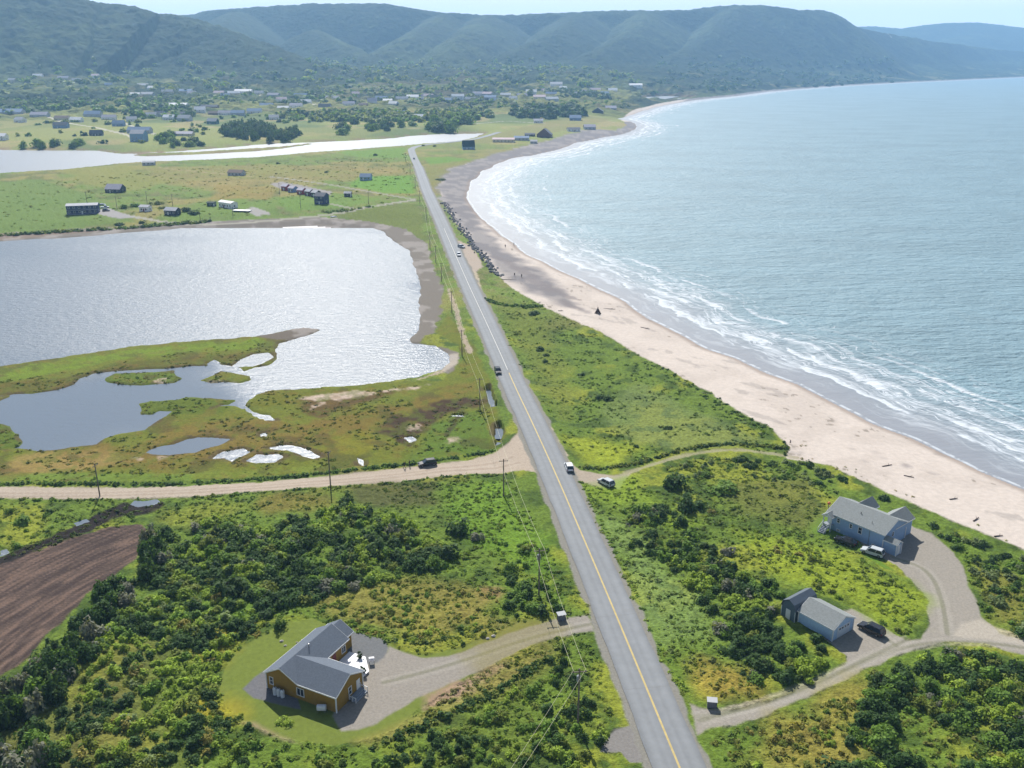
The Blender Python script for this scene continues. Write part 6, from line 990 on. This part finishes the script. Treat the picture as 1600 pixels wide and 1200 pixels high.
for k in range(9):
    u_ = -1 + k / 4; w_ = .8 * (1 - abs(u_) ** 2.4) + .05; hull.append([(u_ * 2.4, w_ * math.cos(q), .62 * math.sin(q) * (.6 + .4 * (1 - u_ * u_))) for q in np.linspace(0, math.pi, 9)])
V = [v for r_ in hull for v in r_]; MB().add(V, [(a * 9 + b, a * 9 + b + 1, (a + 1) * 9 + b + 1, (a + 1) * 9 + b) for a in range(8) for b in range(8)]).put('hull', MC['white_trim'], t, smooth=True); MB().box(-2.3, 2.3, -.04, .04, .56, .68).put('keel', MC['red_paint'], t)
LG = [((1386, 728), 3.0, 20, 'dark log lying high on the sand behind the dunes'), ((1420, 745), 2.4, -30, 'short dark log on the sand left of the drift line'), ((1560, 838), 2.0, 10, 'small dark log near the dune foot'), ((1525, 812), 2.6, 40, 'forked dark driftwood on the lower sand'), ((1235, 690), 1.6, 70, 'upright stump beside the end of the dune meadow'), ((1008, 513), 4.0, -40, 'long dark driftwood pole on the sand beyond the shelter'), ((952, 483), 5.0, -12, 'long driftwood pole lying right of the shelter'), ((876, 546 - 60), 2.0, 0, 'dark driftwood piece left of the shelter'), ((1490, 780), 2.2, 15, 'thin driftwood piece mid beach'), ((843, 473), 2.6, 60, 'pale bleached root at the edge of the dune grass'), ((795, 437), 7, -4, 'long straight pale log across the top of the sand')]
for p, L_, yw, lb in LG:
    x, y, z = atg(*p); t = MB().tube((-L_ / 2, 0, .1), (L_ / 2, 0, .16), .16, .09, 7).tube((L_ * .1, 0, .12), (L_ * .3, L_ * .16, .45), .07, .03, 5).put('driftwood_log', MC['driftwood'] if 'pale' not in lb else MC['pale_stick']); t.location = (x, y, z); t.rotation_euler.z = R(yw); tag(t, lb, 'driftwood')
x, y, z = atg(1294, 794); t = thing('marker_buoy', 'orange float hanging on a post left of the blue-grey house', 'buoy', (x, y, z)); MB().box(-.06, .06, -.06, .06, -.3, 1.3).put('post', MC['weathered_wood'], t); import bmesh as _b; bm = _b.new(); _b.ops.create_uvsphere(bm, u_segments=14, v_segments=8, radius=.38); me = bpy.data.meshes.new('float'); bm.to_mesh(me); bm.free(); mat('orange', C(240, 130, 80), rough=.5); me.materials.append(MC['orange']); put('float', me, t, (0, -.2, 1.35))
# ---------------------------------------------------------------- people
def skin_mesh(name, verts, edges, rad, m, root=0):
    me = bpy.data.meshes.new(name); me.from_pydata(verts, edges, []); o = bpy.data.objects.new('tmp', me); link(o); md = o.modifiers.new('s', 'SKIN'); md.use_smooth_shade = True; su = o.modifiers.new('u', 'SUBSURF'); su.levels = 1; su.render_levels = 1
    for i, r_ in enumerate(rad): me.skin_vertices[0].data[i].radius = r_ if isinstance(r_, tuple) else (r_, r_)
    me.skin_vertices[0].data[root].use_root = True
    dg = bpy.context.evaluated_depsgraph_get(); r = bpy.data.meshes.new_from_object(o.evaluated_get(dg)); bpy.data.objects.remove(o); r.name = name; r.materials.clear(); r.materials.append(m); return r
def person_meshes(stride, skin_m, coat_m, trouser_m, hair_m):
    v = [(0, 0, .95), (0, 0, 1.15), (0, 0, 1.38), (0, 0, 1.50), (0, .01, 1.60), (0, .0, 1.72)]; e = [(0, 1), (1, 2), (2, 3), (3, 4), (4, 5)]; r = [(.15, .11), (.14, .10), (.16, .10), .055, .09, .07]
    cv, ce, cr = [(0, 0, .90), (0, 0, 1.12), (0, 0, 1.36), (0, 0, 1.45)], [(0, 1), (1, 2), (2, 3)], [(.175, .13), (.155, .12), (.18, .125), .09]; tv, te, tr_ = [(0, 0, .95)], [], [(.16, .12)]
    for s in (-1, 1):
        b = len(v); sw = s * stride
        v += [(s * .10, 0, .88), (s * .11, sw * .12, .48), (s * .11, sw * .30 + .02, .09), (s * .11, sw * .30 - .14, .04)]; e += [(0, b), (b, b + 1), (b + 1, b + 2), (b + 2, b + 3)]; r += [.09, .06, .04, .035]
        k = len(tv); tv += [(s * .10, 0, .88), (s * .11, sw * .12, .48), (s * .11, sw * .29, .12)]; te += [(0, k), (k, k + 1), (k + 1, k + 2)]; tr_ += [.10, .075, .06]
        b = len(v); v += [(s * .19, 0, 1.42), (s * .24, -sw * .05, 1.14), (s * .25, -sw * .16 - .05, .90), (s * .25, -sw * .17 - .07, .82)]; e += [(2, b), (b, b + 1), (b + 1, b + 2), (b + 2, b + 3)]; r += [.05, .04, .028, (.03, .018)]
        k = len(cv); cv += [(s * .19, 0, 1.41), (s * .24, -sw * .05, 1.14), (s * .25, -sw * .155 - .045, .92)]; ce += [(2, k), (k, k + 1), (k + 1, k + 2)]; cr += [.07, .06, .045]
        h = len(v) - 1; hx, hy, hz_ = v[h]
        for f in range(4):
            c = len(v); v += [(hx, hy - .028 + f * .019, hz_ - .05), (hx - s * .012, hy - .028 + f * .019, hz_ - .085 + abs(f - 1.5) * .006)]; e += [(h, c), (c, c + 1)]; r += [.009, .008]
        c = len(v); v += [(hx - s * .01, hy - .05, hz_ + .01), (hx - s * .02, hy - .06, hz_ - .025)]; e += [(h - 1, c), (c, c + 1)]; r += [.010, .008]
    nose = len(v); v += [(0, -.095, 1.64)]; e += [(4, nose)]; r += [.018]
    hv = [(0, .02, 1.73), (0, .06, 1.66), (0, .07, 1.58)]; he = [(0, 1), (1, 2)]; hr = [.088, .075, .05]
    return dict(body=skin_mesh('body', v, e, r, skin_m), jacket=skin_mesh('jacket', cv, ce, cr, coat_m), trousers=skin_mesh('trousers', tv, te, tr_, trouser_m), hair=skin_mesh('hair', hv, he, hr, hair_m))
mat('skin', C(196, 150, 126), rough=.6); mat('cloth_black', (.015, .015, .018), rough=.9); mat('cloth_navy', C(44, 50, 66), rough=.9); mat('cloth_grey', C(110, 112, 116), rough=.9); mat('hair_brown', C(66, 48, 38), rough=.7)
PA = person_meshes(1, MC['skin'], MC['cloth_black'], MC['cloth_navy'], MC['hair_brown']); PB = person_meshes(.4, MC['skin'], MC['cloth_navy'], MC['cloth_black'], MC['hair_brown']); PC_ = person_meshes(.7, MC['skin'], MC['cloth_grey'], MC['cloth_navy'], MC['hair_brown'])
for p, K, yw, lb in [((632, 732), PA, 100, 'person in black walking on the gravel road, left of a companion'), ((640, 729), PB, 95, 'person in navy on the gravel road nearest the parked black SUV'), ((804, 432), PA, 160, 'person in dark clothes on the beach, left of the lower pair'), ((815, 434), PB, 200, 'person in dark clothes on the beach, right of the lower pair'), ((789.5, 387), PC_, 20, 'person in grey near the surf, left of the upper pair'), ((803, 384), PC_, 60, 'person in grey near the surf, right of the upper pair'), ((10 + 792, 343 + 40), None, 0, '')]:
    if K is None: continue
    x, y, z = atg(*p); t = thing('person', lb, 'person', (x, y, z + .02), R(yw)); t.scale = (1.08,) * 3
    for k_ in ('body', 'jacket', 'trousers', 'hair'): put(k_, K[k_], t)
# ---------------------------------------------------------------- the air
hb = MB().box(-13000, 15000, -500, 12500, -4, 640); hm = bpy.data.materials.new('haze'); hm.use_nodes = True; N = hm.node_tree.nodes; N.remove(N['Principled BSDF']); pv = N.new('ShaderNodeVolumePrincipled'); pv.inputs['Color'].default_value = (.36, .64, 1.0, 1); pv.inputs['Density'].default_value = 0.000105; pv.inputs['Anisotropy'].default_value = .2
hm.node_tree.links.new(pv.outputs[0], N['Material Output'].inputs['Volume']); o = hb.put('haze', hm); tag(o, kind='stuff')
